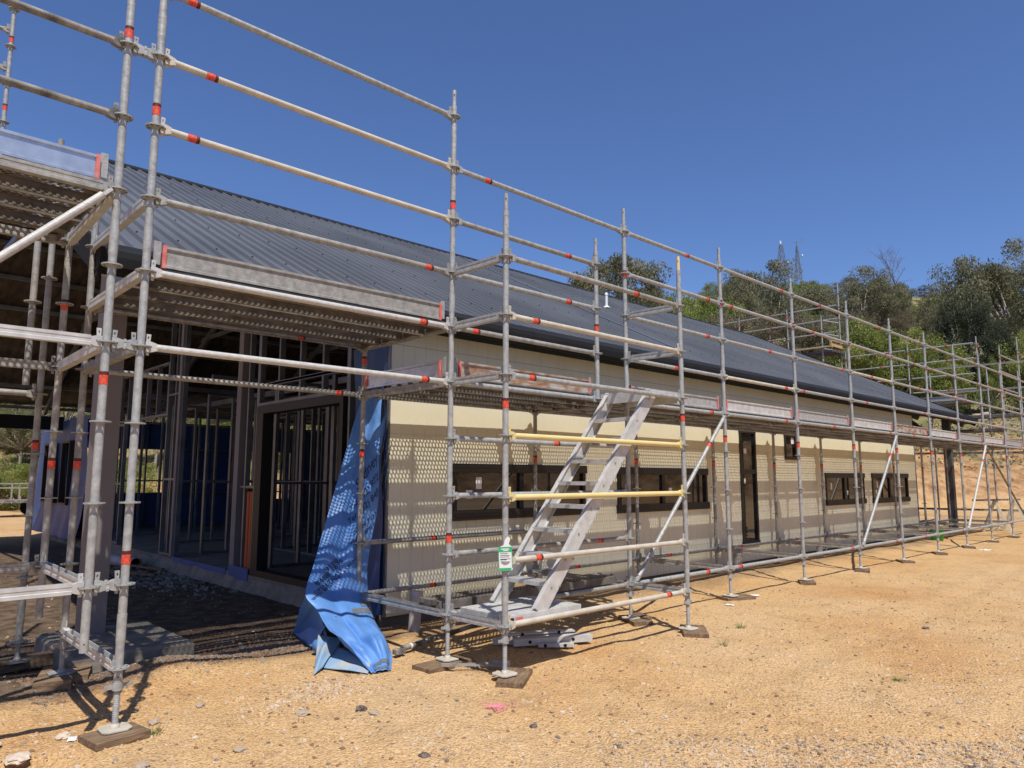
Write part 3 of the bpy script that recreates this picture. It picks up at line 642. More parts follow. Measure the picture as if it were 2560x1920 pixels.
standard('dark leftmost post partly out of frame below the left deck',0.80,1.95,4.5,[3,4,5,6,7,8,9],zbase=0.09,zbot=0.24,tapes=[1.70],mt=GALVOLD,spig=False)
standard('short dangling post stub below the left deck',1.13,1.75,3.9,[4],zbot=2.28,mt=GALVOLD,spig=False,dz=0.05)
standard('distant left post rising into the sky at the picture edge',1.28,5.45,7.85,[-5,-4,-3,-2,-1,0,1,2,3,4,5,6,7,8,9],zbot=0.3,zbase=0.05,tapes=[6.95,6.05],mt=GALV)
# rails: front row
railw={1:'top',2:'second',3:'third',4:'fourth',5:'deck level',9:'bottom'}
bay=lambda i:f'in the {ORD[i]} bay right of the stair tower'
for i in range(1,11):
    for k in (1,2,3,4,5,9):
        if k==9 and i>9: continue
        mt=GALV; 
        if (i,k) in ((3,3),(4,3),(2,4)): mt=CREAM
        if (i,k)==(3,3): mt=GALVOLD
        ledger(f'{railw[k]} rail of the front row {bay(i-1)}',(SX[i],0,zk(k)),(SX[i+1],0,zk(k)),mt,tape=[0.72,0.15,0.8,0.1,0.45,0.6,0.3][(i*3+k*2)%7] if (i+k)%3 else 0.82)
# first long bay, corner to tower
for k,mt,tp in ((0,GALV,0.06),(1,CREAM,0.12),(2,CREAM,0.08),(3,GALVOLD,0.88),(4,PALE,0.86),(5,PALE,0.87)):
    ledger({0:'topmost',1:'second cream',2:'third cream',3:'fourth dull grey',4:'deck level',5:'lowest white'}[k]+' rail of the long bay between corner post and stair tower',(1.445,0,zk(k)),(4.016,0,zk(k)),mt,tape=tp)
# tower rails
ledger('top rail running past the short post over the stair bay',(4.016,0,zk(1)),(6.56,0,zk(1)),GALV,tape=0.15)
for k,tp,mt in ((2,.75,GALVOLD),(3,.75,GALV),(4,.12,GALVOLD),(5,None,GALV)):
    ledger(f'{["","","upper","middle","lower","deck level"][k]} rail from the tower left post to the short post',(4.016,0,zk(k)),(6.045,0,zk(k)),mt,tape=tp)
for k,mt,tp,nm in ((3,GALVOLD,.68,'topmost grey'),(4,CREAM,.12,'cream upper'),(5,GALV,.10,'long grey lower guard'),(6,YELLOW,None,'upper yellow'),(7,YELLOW,None,'lower yellow'),(8,CREAM,.13,'cream knee height'),(9,CREAM,.85,'cream bottom')):
    ledger(nm+' rail across the outer face of the stair tower',(4.03,-0.70,zk(k)),(6.598,-0.70,zk(k)),mt,tape=tp)
for k,tp in ((6,.52),(7,None),(8,.78),(9,None)):
    ledger(f'{ {6:"highest",7:"second",8:"third",9:"lowest"}[k]} grey rail behind the stair stringers',(4.016,0,zk(k)),(6.56,0,zk(k)),GALVOLD if k>7 else GALV,tape=tp)
for k in (3,4,5,9):
    ledger(f'{ {3:"upper",4:"middle",5:"deck level",9:"ground level"}[k]} short transom at the left side of the stair tower',(4.016,0,zk(k)),(4.03,-0.70,zk(k)),GALV,'beam',name='scaffold_transom',cat='scaffold transom')
for k in (3,4,9):
    ledger(f'{ {3:"upper",4:"middle",9:"ground level"}[k]} short transom at the right side of the stair tower',(6.56,0,zk(k)),(6.598,-0.70,zk(k)),GALV,'beam',name='scaffold_transom',cat='scaffold transom')
# transoms across the deck
for i,(x,y) in enumerate(IX):
    for k in (5,9):
        ledger(f'{"deck" if k==5 else "ground"} level transom at the {"house corner" if i==0 else "front post "+names[i]}',(SX[i] if i else 4.016,0,zk(k)),(x,y,zk(k)),GALVOLD,'beam',name='scaffold_transom',cat='scaffold transom')
    if i<9:
        x2,y2=IX[i+1]
        for k in ((5,8,9) if i==0 else (5,9)):
            ledger(f'rear row {"deck level" if k==5 else ("ground level" if k==9 else "knee level")} rail behind the {"stair tower" if i==0 else ORD[i-1]+" bay right of the tower"}',(x,y,zk(k)),(x2,y2,zk(k)),GALVOLD,tape=0.35 if k!=5 else None)
ledger('transom carrying the high deck at the tower end',(4.016,0,zk(4)),(4.02,1.44,zk(4)),GALVOLD,'beam',name='scaffold_transom',cat='scaffold transom')
ledger('transom carrying the high deck at the corner post',(1.445,0,zk(4)),(1.457,1.42,zk(4)),ALU,'beam',name='scaffold_transom',cat='scaffold transom')
ledger('transom at the top of the corner post above the gutter',(1.445,0,zk(3)),(1.457,1.42,zk(3)),ALU,'beam',name='scaffold_transom',cat='scaffold transom')
ledger('transom carrying the left deck at the hanging post',(1.245,0,zk(3)),(1.285,1.42,zk(3)),ALU,'beam',name='scaffold_transom',cat='scaffold transom')
ledger('mid height transom at the corner post',(1.445,0,zk(5)),(1.457,1.42,zk(5)),GALVOLD,'beam',name='scaffold_transom',cat='scaffold transom')
ledger('mid height transom at the hanging post',(1.245,0,zk(5)),(1.285,1.42,zk(5)),ALU,'beam',name='scaffold_transom',cat='scaffold transom')
ledger('low transom at the corner post near the ground',(1.445,0,zk(9)),(1.457,1.42,zk(9)),ALU,'beam',name='scaffold_transom',cat='scaffold transom')
ledger('low transom joining the hanging posts',(1.245,0,zk(8)),(1.285,1.42,zk(8)),ALU,'beam',name='scaffold_transom',cat='scaffold transom')
for k in (1,5,8):
    ledger(f'{ {1:"top",5:"middle",8:"low"}[k]} stub link between the two corner posts',(1.245,0,zk(k)),(1.445,0,zk(k)),GALV,'beam',name='scaffold_link',cat='scaffold link')
ledger('rear deck level rail under the high deck',(1.457,1.42,zk(4)),(4.02,1.44,zk(4)),GALVOLD,tape=0.7)
ledger('rear dappled rail crossing the open doorway',(1.457,1.42,zk(5)),(4.02,1.44,zk(5)),GALVOLD,tape=0.87)
# left rails
LX=-1.325
ledger('upper dirty rail running out of frame at top left',(LX,0,zk(1)),(1.245,0,zk(1)),GALVDARK)
ledger('lower dirty rail running out of frame at top left',(LX,0,zk(2)),(1.245,0,zk(2)),GALVDARK)
ledger('front edge beam of the left deck',(LX,0,zk(3)),(1.245,0,zk(3)),GALVOLD,'beam')
ledger('mid height channel beam left of the corner posts',(LX,0,zk(5)),(1.245,0,zk(5)),ALU,'beam')
ledger('low channel beam left of the corner posts',(LX,0,zk(8)),(1.245,0,zk(8)),ALU,'beam')
ledger('rear mid height channel beam at far left',(LX,1.42,zk(5)),(1.285,1.42,zk(5)),GALVDARK,'beam')
ledger('rear low channel beam at far left',(LX,1.42,zk(8)),(1.285,1.42,zk(8)),GALVDARK,'beam')
ledger('rear deck edge beam at far left',(LX,1.42,zk(3)),(1.285,1.42,zk(3)),GALVOLD,'beam')
ledger('short dull rail meeting the post left of the hanging post',(-0.6,2.0,zk(5)-.15),(1.295,2.11,zk(5)-.153),GALVOLD)

for kk,nn in ((-5,'upper'),(-4,'middle'),(-3,'lower')): ledger(f'far left sky rail, {nn} one',(-1.3,5.45,zk(kk)+0.2),(1.28,5.45,zk(kk)+0.2),GALVOLD)
# diagonals
def brace(label,p0,p1,mt=GALV,tape=None,r_=0.0242):
    p0=Vector(p0);p1=Vector(p1);L=(p1-p0).length;q=(p1-p0).to_track_quat('X','Z')
    t=thing('scaffold_brace',label,'scaffold brace',p0,q.to_euler()); b=MB()
    b.cyl((0.07,0,0),(L-0.07,0,0),r_,n=16)
    for s in (0,L):
        e=1 if s==0 else -1
        b.add([(s+e*0.07,-r_,-0.012),(s+e*0.07,r_,-0.012),(s,0.016,-0.010),(s,-0.016,-0.010),(s+e*0.07,-r_,0.012),(s+e*0.07,r_,0.012),(s,0.016,0.010),(s,-0.016,0.010)],[(0,1,2,3),(7,6,5,4),(0,4,5,1),(1,5,6,2),(2,6,7,3),(3,7,4,0)])
    b.build('brace_tube',mt,t)
    if tape: ob('tape_band',tape_mesh(r_),t,(tape*L,0,0),(0,R(90),0))
for i,j in ((1,2),(4,5),(7,8)):
    brace('diagonal brace '+{1:'just right of the stair tower',4:'in the middle of the front row',7:'near the far end of the front row'}[i],(SX[i]+0.06,-0.035,zk(9)+0.03),(SX[j]-0.05,-0.035,zk(5)-0.03),GALV if i<7 else PALE,tape=0.78)
brace('thick diagonal brace under the left deck with an orange band',(1.20,-0.045,zk(3)-0.02),(-1.1,-0.045,zk(6)-0.9),PALE,tape=0.27,r_=0.0245)
brace('dark diagonal brace at the far right end',(21.2,0.03,zk(5)),(24.9,0.03,zk(9)),GALVDARK)
# decks: y offsets of four planks
PY=[0.035,0.395,0.755,1.103]
def deckrow(x0,x1,z,desc):
    L=x1-x0-0.07
    for j,y in enumerate(PY):
        plank(f'{["outermost","second","third","innermost"][j]} deck plank {desc}',x0+0.035,y,z,L)
deckrow(1.445,4.016,zk(4)+0.047,'of the high deck between corner and tower')
deckrow(4.016,6.045,zk(5)+0.047,'behind the stair tower')
deckrow(6.045,6.56,zk(5)+0.047,'at the stair head')
for i in range(1,10): deckrow(SX[i],SX[i+1],zk(5)+0.047,bay(i-1))
for j,y in enumerate(PY): plank(f'perforated plank of the high left deck, {["outermost","second","third","innermost"][j]} one',LX+0.04,y,zk(3)+0.047,2.49)
# toe boards
toe_board('weathered toe board along the high deck beside the corner post',(1.50,0.035,zk(4)+0.055),(3.97,0.035,zk(4)+0.055),GALVOLD)
toe_board('rust stained toe board behind the stair tower',(4.08,0.035,zk(5)+0.055),(6.0,0.035,zk(5)+0.055),RUST)
for i in range(1,10): toe_board(f'grey toe board at deck edge {bay(i-1)}',(SX[i]+0.05,0.035,zk(5)+0.055),(SX[i+1]-0.05,0.035,zk(5)+0.055),RUST if i==5 else (TOE if i%2 else ALU))
toe_board('shiny new toe board of the high left deck',(LX,0.035,zk(3)+0.055),(1.19,0.035,zk(3)+0.055),GALVNEW,h=0.155)
toe_board('bluish toe board closing the deck end at the tower',(3.99,1.40,zk(5)+0.055),(3.99,0.06,zk(5)+0.055),GALVNEW)
# stair
st=thing('scaffold_stair','steep aluminium stair with eight treads rising to the deck','stair',(4.5,-0.38,0.45))
X0,Z0,X1,Z1=4.47,0.44,6.13,2.42
for y in (-0.645,-0.095):
    b=MB(); d=Vector((X1-X0,0,Z1-Z0)).normalized(); n=Vector((-d.z,0,d.x)); a=Vector((X0,y,Z0)); e=Vector((X1,y,Z1)); hw=0.066
    vs=[]
    for yy in (y-0.012,y+0.012):
        vs+=[a-n*hw+Vector((0.0,yy-y,0)),e-n*hw+Vector((0,yy-y,0)),e+n*hw+Vector((0,yy-y,0)),a+n*hw+Vector((0,yy-y,0))]
    b.add(vs,[(0,3,2,1),(4,5,6,7),(0,1,5,4),(1,2,6,5),(2,3,7,6),(3,0,4,7)])
    s=1 if y<-0.3 else -1 
    for sg in (-1,1):
        q=n*(hw-0.004)*sg; c=Vector((0,s*0.024,0)); b.beam(a+q+c,e+q+c,0.024,0.006,upv=tuple(n))
    o=b.build('stringer',ALU,st); o.location=(-4.5,0.38,-0.45)
for k in range(8):
    z=Z0+0.225+k*0.213; x=X0+(X1-X0)*(z-Z0)/(Z1-Z0)
    b=MB(); b.box(x-0.085,-0.62,z-0.018,x+0.085,-0.12,z,1)
    for q in range(5): b.box(x-0.08+q*0.036,-0.62,z+0.0005,x-0.066+q*0.036,-0.12,z+0.005)
    b.box(x-0.088,-0.625,z-0.03,x-0.0855,-0.115,z+0.006)
    for q in (-0.05,0.05):
        b.cyl((x+q,-0.664,z-0.03),(x+q,-0.6575,z-0.03),0.009,n=8,mi=1); b.cyl((x+q,-0.0825,z-0.03),(x+q,-0.076,z-0.03),0.009,n=8,mi=1)
    o=b.build('tread',[ALU,GALVOLD],st); o.location=(-4.5,0.38,-0.45)
b=MB(); b.box(6.06,-0.68,zk(5)+0.03,6.54,-0.03,zk(5)+0.05); b.box(6.06,-0.68,zk(5)-0.06,6.075,-0.03,zk(5)+0.0295); b.box(6.525,-0.68,zk(5)-0.06,6.54,-0.03,zk(5)+0.0295)
o=tag(b.build('stair_landing',ALU),'small landing plate bridging stair head and deck','landing')
b=MB(); b.box(4.10,-0.665,0.385,4.98,-0.06,0.455); 
for q in range(10): b.box(4.12,-0.64+q*0.056,0.4555,4.96,-0.615+q*0.056,0.459)
b.box(4.12,-0.668,0.41,4.16,-0.6655,0.44,1); b.box(4.18,-0.668,0.41,4.26,-0.6655,0.44,2)
tag(b.build('stair_foot_platform',[ALU,FASCIA,PINK]),'low aluminium platform at the foot of the stair','platform')
pt=plank('dusty perforated plank lying low inside the stair tower behind the stair',4.02,0.12,0.485,2.45)
b=MB()
for q in range(7): b.lathe([(0.0,0)],3)
# string coil over the low plank, offcut board
ob_=MB().box(5.1,0.30,0.487,5.45,0.38,0.52).build('timber_offcut',PINE); tag(ob_,'pale timber offcut on the low plank','timber')
# tag
tg=thing('scaffold_tag','green and white inspection tag hanging on the outer tower post','tag',(4.0,-0.735,0.93)); tg.rotation_euler=(0,R(-2),R(-40))
b=MB(); pts=[(-0.055,-0.10),(0.045,-0.10),(0.055,-0.09),(0.055,0.085),(0.03,0.105),(0.045,0.15),(0.02,0.165),(-0.0,0.14),(-0.01,0.10),(-0.055,0.08)]
b.add([(x,-0.003,z) for x,z in pts]+[(x,0,z) for x,z in pts],[tuple(range(10)),tuple(range(19,9,-1))]+[(i,10+i,10+(i+1)%10,(i+1)%10) for i in range(10)]); b.build('tag_holder',WHITE,tg)
b=MB(); b.box(-0.055,-0.0045,0.045,0.055,-0.0032,0.085); b.box(-0.055,-0.0045,-0.10,0.045,-0.0032,-0.078); b.box(-0.055,-0.0045,-0.078,-0.050,-0.0032,0.045); b.box(0.050,-0.0045,-0.078,0.055,-0.0032,0.045); b.build('tag_border',GREEN,tg)
b=MB()
for z,x0,x1 in ((0.032,-0.04,0.02),(0.018,-0.04,0.035),(0.006,-0.04,0.03),(-0.01,-0.04,0.04),(-0.016,-0.04,0.01)): b.box(x0,-0.0045,z,x1,-0.0032,z+0.003)
b.box(-0.03,-0.0056,0.064,0.03,-0.0046,0.072,1); b.box(-0.015,-0.0056,0.053,0.025,-0.0046,0.060,1); b.build('tag_print',[FASCIA,WHITE],tg)
# ---------------------------------------------------------------- blue sheet
ROWS=[([4.557,2.0,3.40],[4.494,1.7,3.398]),([4.58,2.1,3.06],[4.484,1.7,2.996]),([4.523,2.1,2.786],[4.462,1.68,2.735]),([4.35,2.0,2.426],[4.384,1.65,2.402]),([4.226,1.95,2.139],[4.351,1.62,2.128]),([4.09,1.9,1.768],[4.334,1.6,1.767]),([3.901,1.8,1.316],[4.304,1.55,1.313]),([3.736,1.7,0.948],[4.218,1.52,0.932]),([3.604,1.6,0.684],[4.161,1.5,0.647]),([3.476,1.5,0.45],[4.128,1.42,0.39])]
ROWS=ROWS[:6]+[[[3.878,1.76,1.317],[4.311,1.56,1.313]],[[3.68,1.6,0.957],[4.231,1.54,0.93]],[[3.506,1.42,0.708],[4.174,1.52,0.644]],[[3.32,1.2,0.501],[4.158,1.46,0.382]],[[3.345,1.02,0.38],[4.088,1.3,0.27]],[[3.321,0.84,0.291],[3.994,1.08,0.19]],[[3.276,0.62,0.197],[3.915,0.82,0.11]],[[3.302,0.44,0.104],[3.80,0.55,0.06]],[[3.347,0.27,0.038],[3.68,0.33,0.03]],[[3.338,0.118,0.012],[3.507,0.092,0.012]]]
ROWS_OLD=[[[3.479,1.25,0.409],[4.03,1.2,0.353]],[[3.393,1.0,0.314],[3.923,1.0,0.247]],[[3.331,0.8,0.231],[3.889,0.85,0.146]],[[3.308,0.62,0.16],[3.831,0.68,0.072]],[[3.302,0.44,0.104],[3.762,0.5,0.02]],[[3.354,0.28,0.035],[3.656,0.3,-0.02]],[[3.338,0.118,0.012],[3.507,0.092,0.012]]]
def crow(s):
    n=len(ROWS)-1; f=min(max(s,0),0.99999)*n; i=int(f); t=f-i
    g=lambda k:ROWS[min(max(k,0),n)]
    def cr(a,b,c,d,t): return [0.5*((2*b[q])+(-a[q]+c[q])*t+(2*a[q]-5*b[q]+4*c[q]-d[q])*t*t+(-a[q]+3*b[q]-3*c[q]+d[q])*t**3) for q in range(3)]
    return Vector(cr(g(i-1)[0],g(i)[0],g(i+1)[0],g(i+2)[0],t)),Vector(cr(g(i-1)[1],g(i)[1],g(i+1)[1],g(i+2)[1],t))
TC=Vector((-0.55,-0.83,0.12)).normalized()
def cloth(u,s):
    a,b_=crow(s); p=a.lerp(b_,u); wdt=(b_-a).length
    amp=min(0.075,0.16*wdt)*(1 if s<0.85 else max(0.2,1-(s-0.85)*5.5))
    f=math.sin(u*math.pi)*0.6+0.55*math.sin(u*7.2+1.2*s*3)+0.25*math.sin(u*15+s*9)+0.12*math.sin(s*26+u*5)
    if s>0.6: f+=0.5*math.sin(s*30+u*3)*(s-0.6)+0.6*math.sin(u*4-s*14)*(s-0.6)
    f+=0.25*noise.noise(Vector((u*2.5,s*9,2)))
    if s>0.5: f+=(s-0.5)*(2.2*abs(math.sin(u*5.5+s*4+0.6))-0.9+1.2*noise.noise(Vector((u*4,s*14,7))))
    if s>0.55: f+=(s-0.55)*(3.5*abs(noise.noise(Vector((u*3.2+s*2,s*5-u*2,1))))+1.6*abs(math.sin(u*9-s*5)))*2.0-(s-0.55)*1.5
    tc=TC.lerp(Vector((-0.35,-0.5,0.79)),max(0,min(1,(s-0.7)/0.15)))
    p=p+tc*(amp*f+0.006*noise.noise(Vector((u*9,s*60,4)))+0.012*abs(noise.noise(Vector((u*5+s*12,s*22-u*4,9)))))
    g=gh(p.x,p.y)+0.012
    if p.z<g: p.z=g
    return p
sheet=thing('wrap_sheet','loose blue printed building wrap hanging from the house corner onto the ground','wrap sheet',(3.6,0.9,0))
b=MB(); NU,NS=44,150; vs=[cloth(i/NU,j/NS) for j in range(NS+1) for i in range(NU+1)]
b.add(vs,[(j*(NU+1)+i,(j+1)*(NU+1)+i,(j+1)*(NU+1)+i+1,j*(NU+1)+i+1) for j in range(NS) for i in range(NU)],0,True)
def patch(c00,c10,c01,c11,bulge,nu=20,nv=20,wr=0.02,seed=0,mi=0):
    c00,c10,c01,c11=map(Vector,(c00,c10,c01,c11)); vs=[]
    for j in range(nv+1):
        for i in range(nu+1):
            u,v=i/nu,j/nv; p=c00.lerp(c10,u).lerp(c01.lerp(c11,u),v)
            p.z+=bulge*math.sin(math.pi*u)*math.sin(math.pi*v)+wr*math.sin(u*9+v*5+seed)*math.sin(math.pi*v)
            g=gh(p.x,p.y)+0.010
            if p.z<g: p.z=g
            vs.append(p)
    b.add(vs,[(j*(nu+1)+i,j*(nu+1)+i+1,(j+1)*(nu+1)+i+1,(j+1)*(nu+1)+i) for j in range(nv) for i in range(nu)],mi,True)
patch((3.32,1.2,0.50),(3.42,1.15,0.46),(3.574,1.916,0.012),(3.50,1.05,0.012),0.05,wr=0.03)
patch((3.574,1.916,0.02),(3.40,1.211,0.02),(3.76,1.65,0.30),(3.50,0.95,0.33),0.06,wr=0.03,seed=2)
patch((3.36,1.02,0.17),(3.47,0.80,0.15),(2.991,0.401,0.008),(3.12,0.50,0.02),0.045,wr=0.012,seed=1,mi=1)
patch((3.12,0.62,0.010),(3.40,0.75,0.10),(3.317,0.132,0.010),(3.46,0.30,0.06),0.02,wr=0.006,seed=4,mi=1)
# small curled loop
cl=[Vector((3.33,0.98,0.02+0)),]
vs=[]
for i in range(13):
    t=i/12*math.pi*1.6
    for k in range(5):
        vs.append(Vector((3.34+0.045*math.cos(t)+0.035*k,1.0+0.02*math.sin(t)-0.055*k,0.075+0.055*math.sin(t)+0.008*k)))
b.add(vs,[(i*5+k,i*5+k+1,(i+1)*5+k+1,(i+1)*5+k) for i in range(12) for k in range(4)],0,True)
cs=b.build('sheet_cloth',[TARPM,TARPB],sheet); cs.location=(-3.6,-0.9,0)
sol=cs.modifiers.new('thick','SOLIDIFY'); sol.thickness=0.003; sol.offset=0
def cloth_text(txt,u0,s0,du,ds,size,mt=INK):
    # (du,ds): baseline direction in sheet units per metre
    cu=bpy.data.curves.new('t','FONT'); cu.body=txt; cu.size=size; cu.resolution_u=3
    o=bpy.data.objects.new('t',cu); COL.objects.link(o); bpy.context.view_layer.update()
    dg=bpy.context.evaluated_depsgraph_get(); me0=bpy.data.meshes.new_from_object(o.evaluated_get(dg)); bpy.data.objects.remove(o)
    import bmesh
    bm=bmesh.new(); bm.from_mesh(me0); 
    bmesh.ops.triangulate(bm,faces=bm.faces[:]); bmesh.ops.subdivide_edges(bm,edges=[e for e in bm.edges if e.calc_length()>0.03],cuts=2,use_grid_fill=False)
    bad=[]
    for v in bm.verts:
        x,y=v.co.x,v.co.y
        # local scale
        uu,ss=u0,s0
        a,b_=crow(s0+ds*x); wv=max(0.12,(b_-a).length)
        hh=3.9 # metres of sheet length
        ang=math.atan2(ds,du)
        ca,sa=math.cos(ang),math.sin(ang)
        px=x*ca-y*sa; py=x*sa+y*ca   # px across, py up
        uu=u0+px/0.5; ss=s0-py/hh
        if uu<0.01 or uu>0.99: bad.append(v)
        uu=min(max(uu,0.0),1.0); p=cloth(uu,ss); du_=cloth(min(1,uu+0.01),ss)-cloth(max(0,uu-0.01),ss); ds_=cloth(uu,ss+0.004)-cloth(uu,ss-0.004)
        n=du_.cross(ds_).normalized()
        if n.dot(CAM-p)<0: n=-n
        v.co=p+n*0.006
    bmesh.ops.delete(bm,geom=bad,context='VERTS')
    me=bpy.data.meshes.new('sheet_print'); bm.to_mesh(me); me.materials.append(mt); o=ob('sheet_print',me,sheet); o.location=(-3.6,-0.9,0); return o
A_=1.0; 
for txt,u0,s0,sz in (('Sydney',0.50,0.385,0.105),('Tel: (02) 9728 9188',0.44,0.420,0.066),('Tel: (02) 8488 1898',0.47,0.442,0.066),('OPEN 7 DAYS',0.62,0.462,0.050),('WWW.BMSYDNEY.COM.AU',0.60,0.482,0.045)):
    cloth_text(txt,u0,s0,1.0,0.75,sz)
for txt,u0,s0,sz in (('9188',0.26,0.545,0.068),('8488 1898',0.17,0.578,0.068),('OPEN 7 DAYS',0.16,0.600,0.048),('WWW.BMSYDNEY.COM.AU',0.10,0.622,0.044)):
    cloth_text(txt,u0,s0,1.0,1.25,sz)
def band(u0,u1,s0,s1,mt,arch=0.0):
    n,mn=16,6; vs=[]
    for j in range(mn+1):
        for i in range(n+1):
            u=u0+(u1-u0)*i/n; s=s0+(s1-s0)*j/mn-arch*math.sin(math.pi*i/n); p=cloth(u,s)
            d1=cloth(min(1,u+.01),s)-cloth(u-.01,s); d2=cloth(u,s+.004)-cloth(u,s-.004); nn=d1.cross(d2).normalized()
            if nn.dot(CAM-p)<0: nn=-nn
            vs.append(p+nn*0.005)
    bb=MB(); bb.add(vs,[(j*(n+1)+i,j*(n+1)+i+1,(j+1)*(n+1)+i+1,(j+1)*(n+1)+i) for j in range(mn) for i in range(n)],0,True)
    o=bb.build('sheet_print',mt,sheet); o.location=(-3.6,-0.9,0)
band(0.30,0.92,0.955,0.97,INKG,0.006); band(0.25,0.9,0.978,0.990,INKG)
band(0.62,0.98,0.665,0.69,INKG,0.004); band(0.82,0.99,0.635,0.655,INKG,0.004)
# second wrap hanging on the return wall, behind
b=MB(); vs=[]
for j in range(41):
    for i in range(9):
        z=0.12+2.9*j/40; y=1.635+0.62*i/8; vs.append((4.43-0.03*math.sin(i*1.3+j*0.1)-0.02*math.sin(j*.35),y,z))
b.add(vs,[(j*9+i,(j+1)*9+i,(j+1)*9+i+1,j*9+i+1) for j in range(40) for i in range(8)],0,True); hb(b,'wall_wrap',WRAP)
# ---------------------------------------------------------------- bits on the ground
def pipe_stub(label,x,y,h,r_,mt=PVC,lean=0.03):
    b=MB(); b.cyl((0,0,-0.05),(lean,0,h),r_,n=20,caps=False); b.cyl((lean*0.8,0,h*0.86),(lean,0,h+0.003),r_*1.1,n=20,caps=False); b.cyl((lean,0,h-0.004),(lean,0,h),r_*0.9,n=20)
    tag(b.build('pipe_stub',mt,None,(x,y,gh(x,y))),label,'pipe stub')
pipe_stub('pale upright pipe stub near the house corner',4.55,1.22,0.40,0.062)
pipe_stub('grey upright pipe stub below the tall narrow window',11.15,1.30,0.38,0.075)
pipe_stub('pale upright pipe stub farther along the wall',14.3,1.32,0.26,0.06)
pipe_stub('low grey pipe stub near the far windows',16.1,1.30,0.2,0.08)
# folded steel brackets
def chan(b,p0,p1,w_,h,rot=0):
    b.beam(p0,p1,w_,h)
bs=thing('steel_offcut','short steel channel pieces lying on the ground in front of the tower','steel offcut',(5.1,-0.2,0.03))
for k,(p0,p1,w_,h) in enumerate((((4.83,0.12,0.10),(5.42,-0.18,0.10),0.09,0.012),((4.80,0.02,0.05),(5.46,-0.36,0.06),0.11,0.06),((4.72,0.2,0.04),(5.0,-0.1,0.05),0.08,0.05),((4.95,-0.16,0.03),(5.2,-0.38,0.03),0.06,0.03))):
    b=MB(); b.beam(p0,p1,w_,h); 
    d=(Vector(p1)-Vector(p0)); 
    for t_ in (0.2,0.75):
        c=Vector(p0)+d*t_; n=Vector((d.y,-d.x,0)).normalized(); n=n if n.y<0 else -n; b.cyl(c+n*(w_/2),c+n*(w_/2+0.001),0.016,n=12,mi=1)
    o=b.build('channel_piece',[ALU,FASCIA],bs); o.location=(-5.1,0.2,-0.03)
b=MB(); b.cyl((3.90,0.50,0.05),(4.5,0.64,0.06),0.0245,n=14); b.cyl((4.5,0.64,0.06),(5.25,0.80,0.09),0.022,n=14,mi=1); b.box(3.80,0.44,0.02,3.90,0.50,0.06); b.cyl((4.0,0.523,0.051),(4.02,0.528,0.051),0.0255,n=14,mi=2)
tag(b.build('loose_tube',[GALVDARK,GALVDARK,WHITE]),'dark scaffold tube lying on the ground behind the tower feet','scaffold tube')
b=MB(); b.beam((3.87,-0.13,0.03),(4.25,-0.42,0.03),0.012,0.02); b.beam((3.90,-0.19,0.03),(4.22,-0.46,0.03),0.012,0.012); b.beam((3.86,-0.12,0.03),(3.93,-0.2,0.03),0.02,0.025); b.beam((4.22,-0.36,0.03),(4.26,-0.5,0.04),0.05,0.05)
tag(b.build('swivel_bracket',GALVOLD),'thin folded steel bracket lying beside the tagged post','bracket')
def timber(label,p0,p1,w_,h,mt=TIMBER):
    b=MB(); b.beam(p0,p1,w_,h); tag(b.build('timber_beam',mt),label,'timber')
timber('long dark timber carrying the left rear posts',(-0.4,1.95,0.06),(1.62,2.22,0.06),0.14,0.09)
timber('stacked timber block under the corner rear jack',(1.36,1.22,0.05),(1.52,1.68,0.055),0.24,0.09)
timber('second timber block beside the corner rear jack',(1.55,1.26,0.05),(1.66,1.60,0.05),0.10,0.09)
timber('lower dark timber at the left frame edge',(-0.3,1.5,0.03),(1.0,1.75,0.03),0.12,0.08)
for k,(x,y,l,a) in enumerate(((4.2,7.6,1.0,20),(3.9,7.0,0.9,35),(4.1,8.4,0.7,-15))):
    timber(['broken grey timber on the rubble by the slab','thin timber stick in the shade by the slab','short timber beyond the rubble'][k],(x,y,0.07),(x+l*math.cos(R(a+90)),y+l*math.sin(R(a+90)),0.10),0.07,0.03)
b=MB(); b.cyl((4.05,8.5,0.10),(3.80,9.6,0.12),0.09,n=20,caps=False); b.cyl((4.05,8.5,0.10),(3.80,9.6,0.12),0.075,n=20,caps=False,mi=1); tag(b.build('drain_pipe',[PVC,FASCIA]),'open grey drain pipe lying by the slab','pipe')
def rock(label,x,y,r_,mt=STONE,seed=0,flat=0.6):
    import bmesh
    bm=bmesh.new(); bmesh.ops.create_icosphere(bm,subdivisions=3,radius=r_)
    for v in bm.verts:
        n=noise.noise(v.co*(1.6/r_)+Vector((seed,0,0)))*0.45+noise.noise(v.co*(5/r_))*0.12; v.co*=1+n; v.co.z*=flat; v.co.x*=1.25
    me=bpy.data.meshes.new('rock'); bm.to_mesh(me); me.materials.append(mt); tag(ob('rock',me,None,(x,y,gh(x,y)+r_*0.2),(0,0,seed)),label,'rock')
rock('dark brown stone in the middle foreground',2.80,-0.60,0.034,STONED,1); rock('grey stone beside the dark stone',2.81,-0.74,0.03,STONE,2)
rock('pale flat stone left of the dark stone',2.49,-0.37,0.045,STONE,3,0.4); rock('cream stone right of the corner post foot',1.70,0.09,0.035,STONE,4)
rock('rough brown clod in the foreground centre',2.62,-1.55,0.026,STONED,5,0.5); rock('reddish stone below the pink string',3.42,-1.62,0.022,STONED,6)
rock('small blue grey stone on the open ground',8.6,-2.3,0.028,STONED,8)
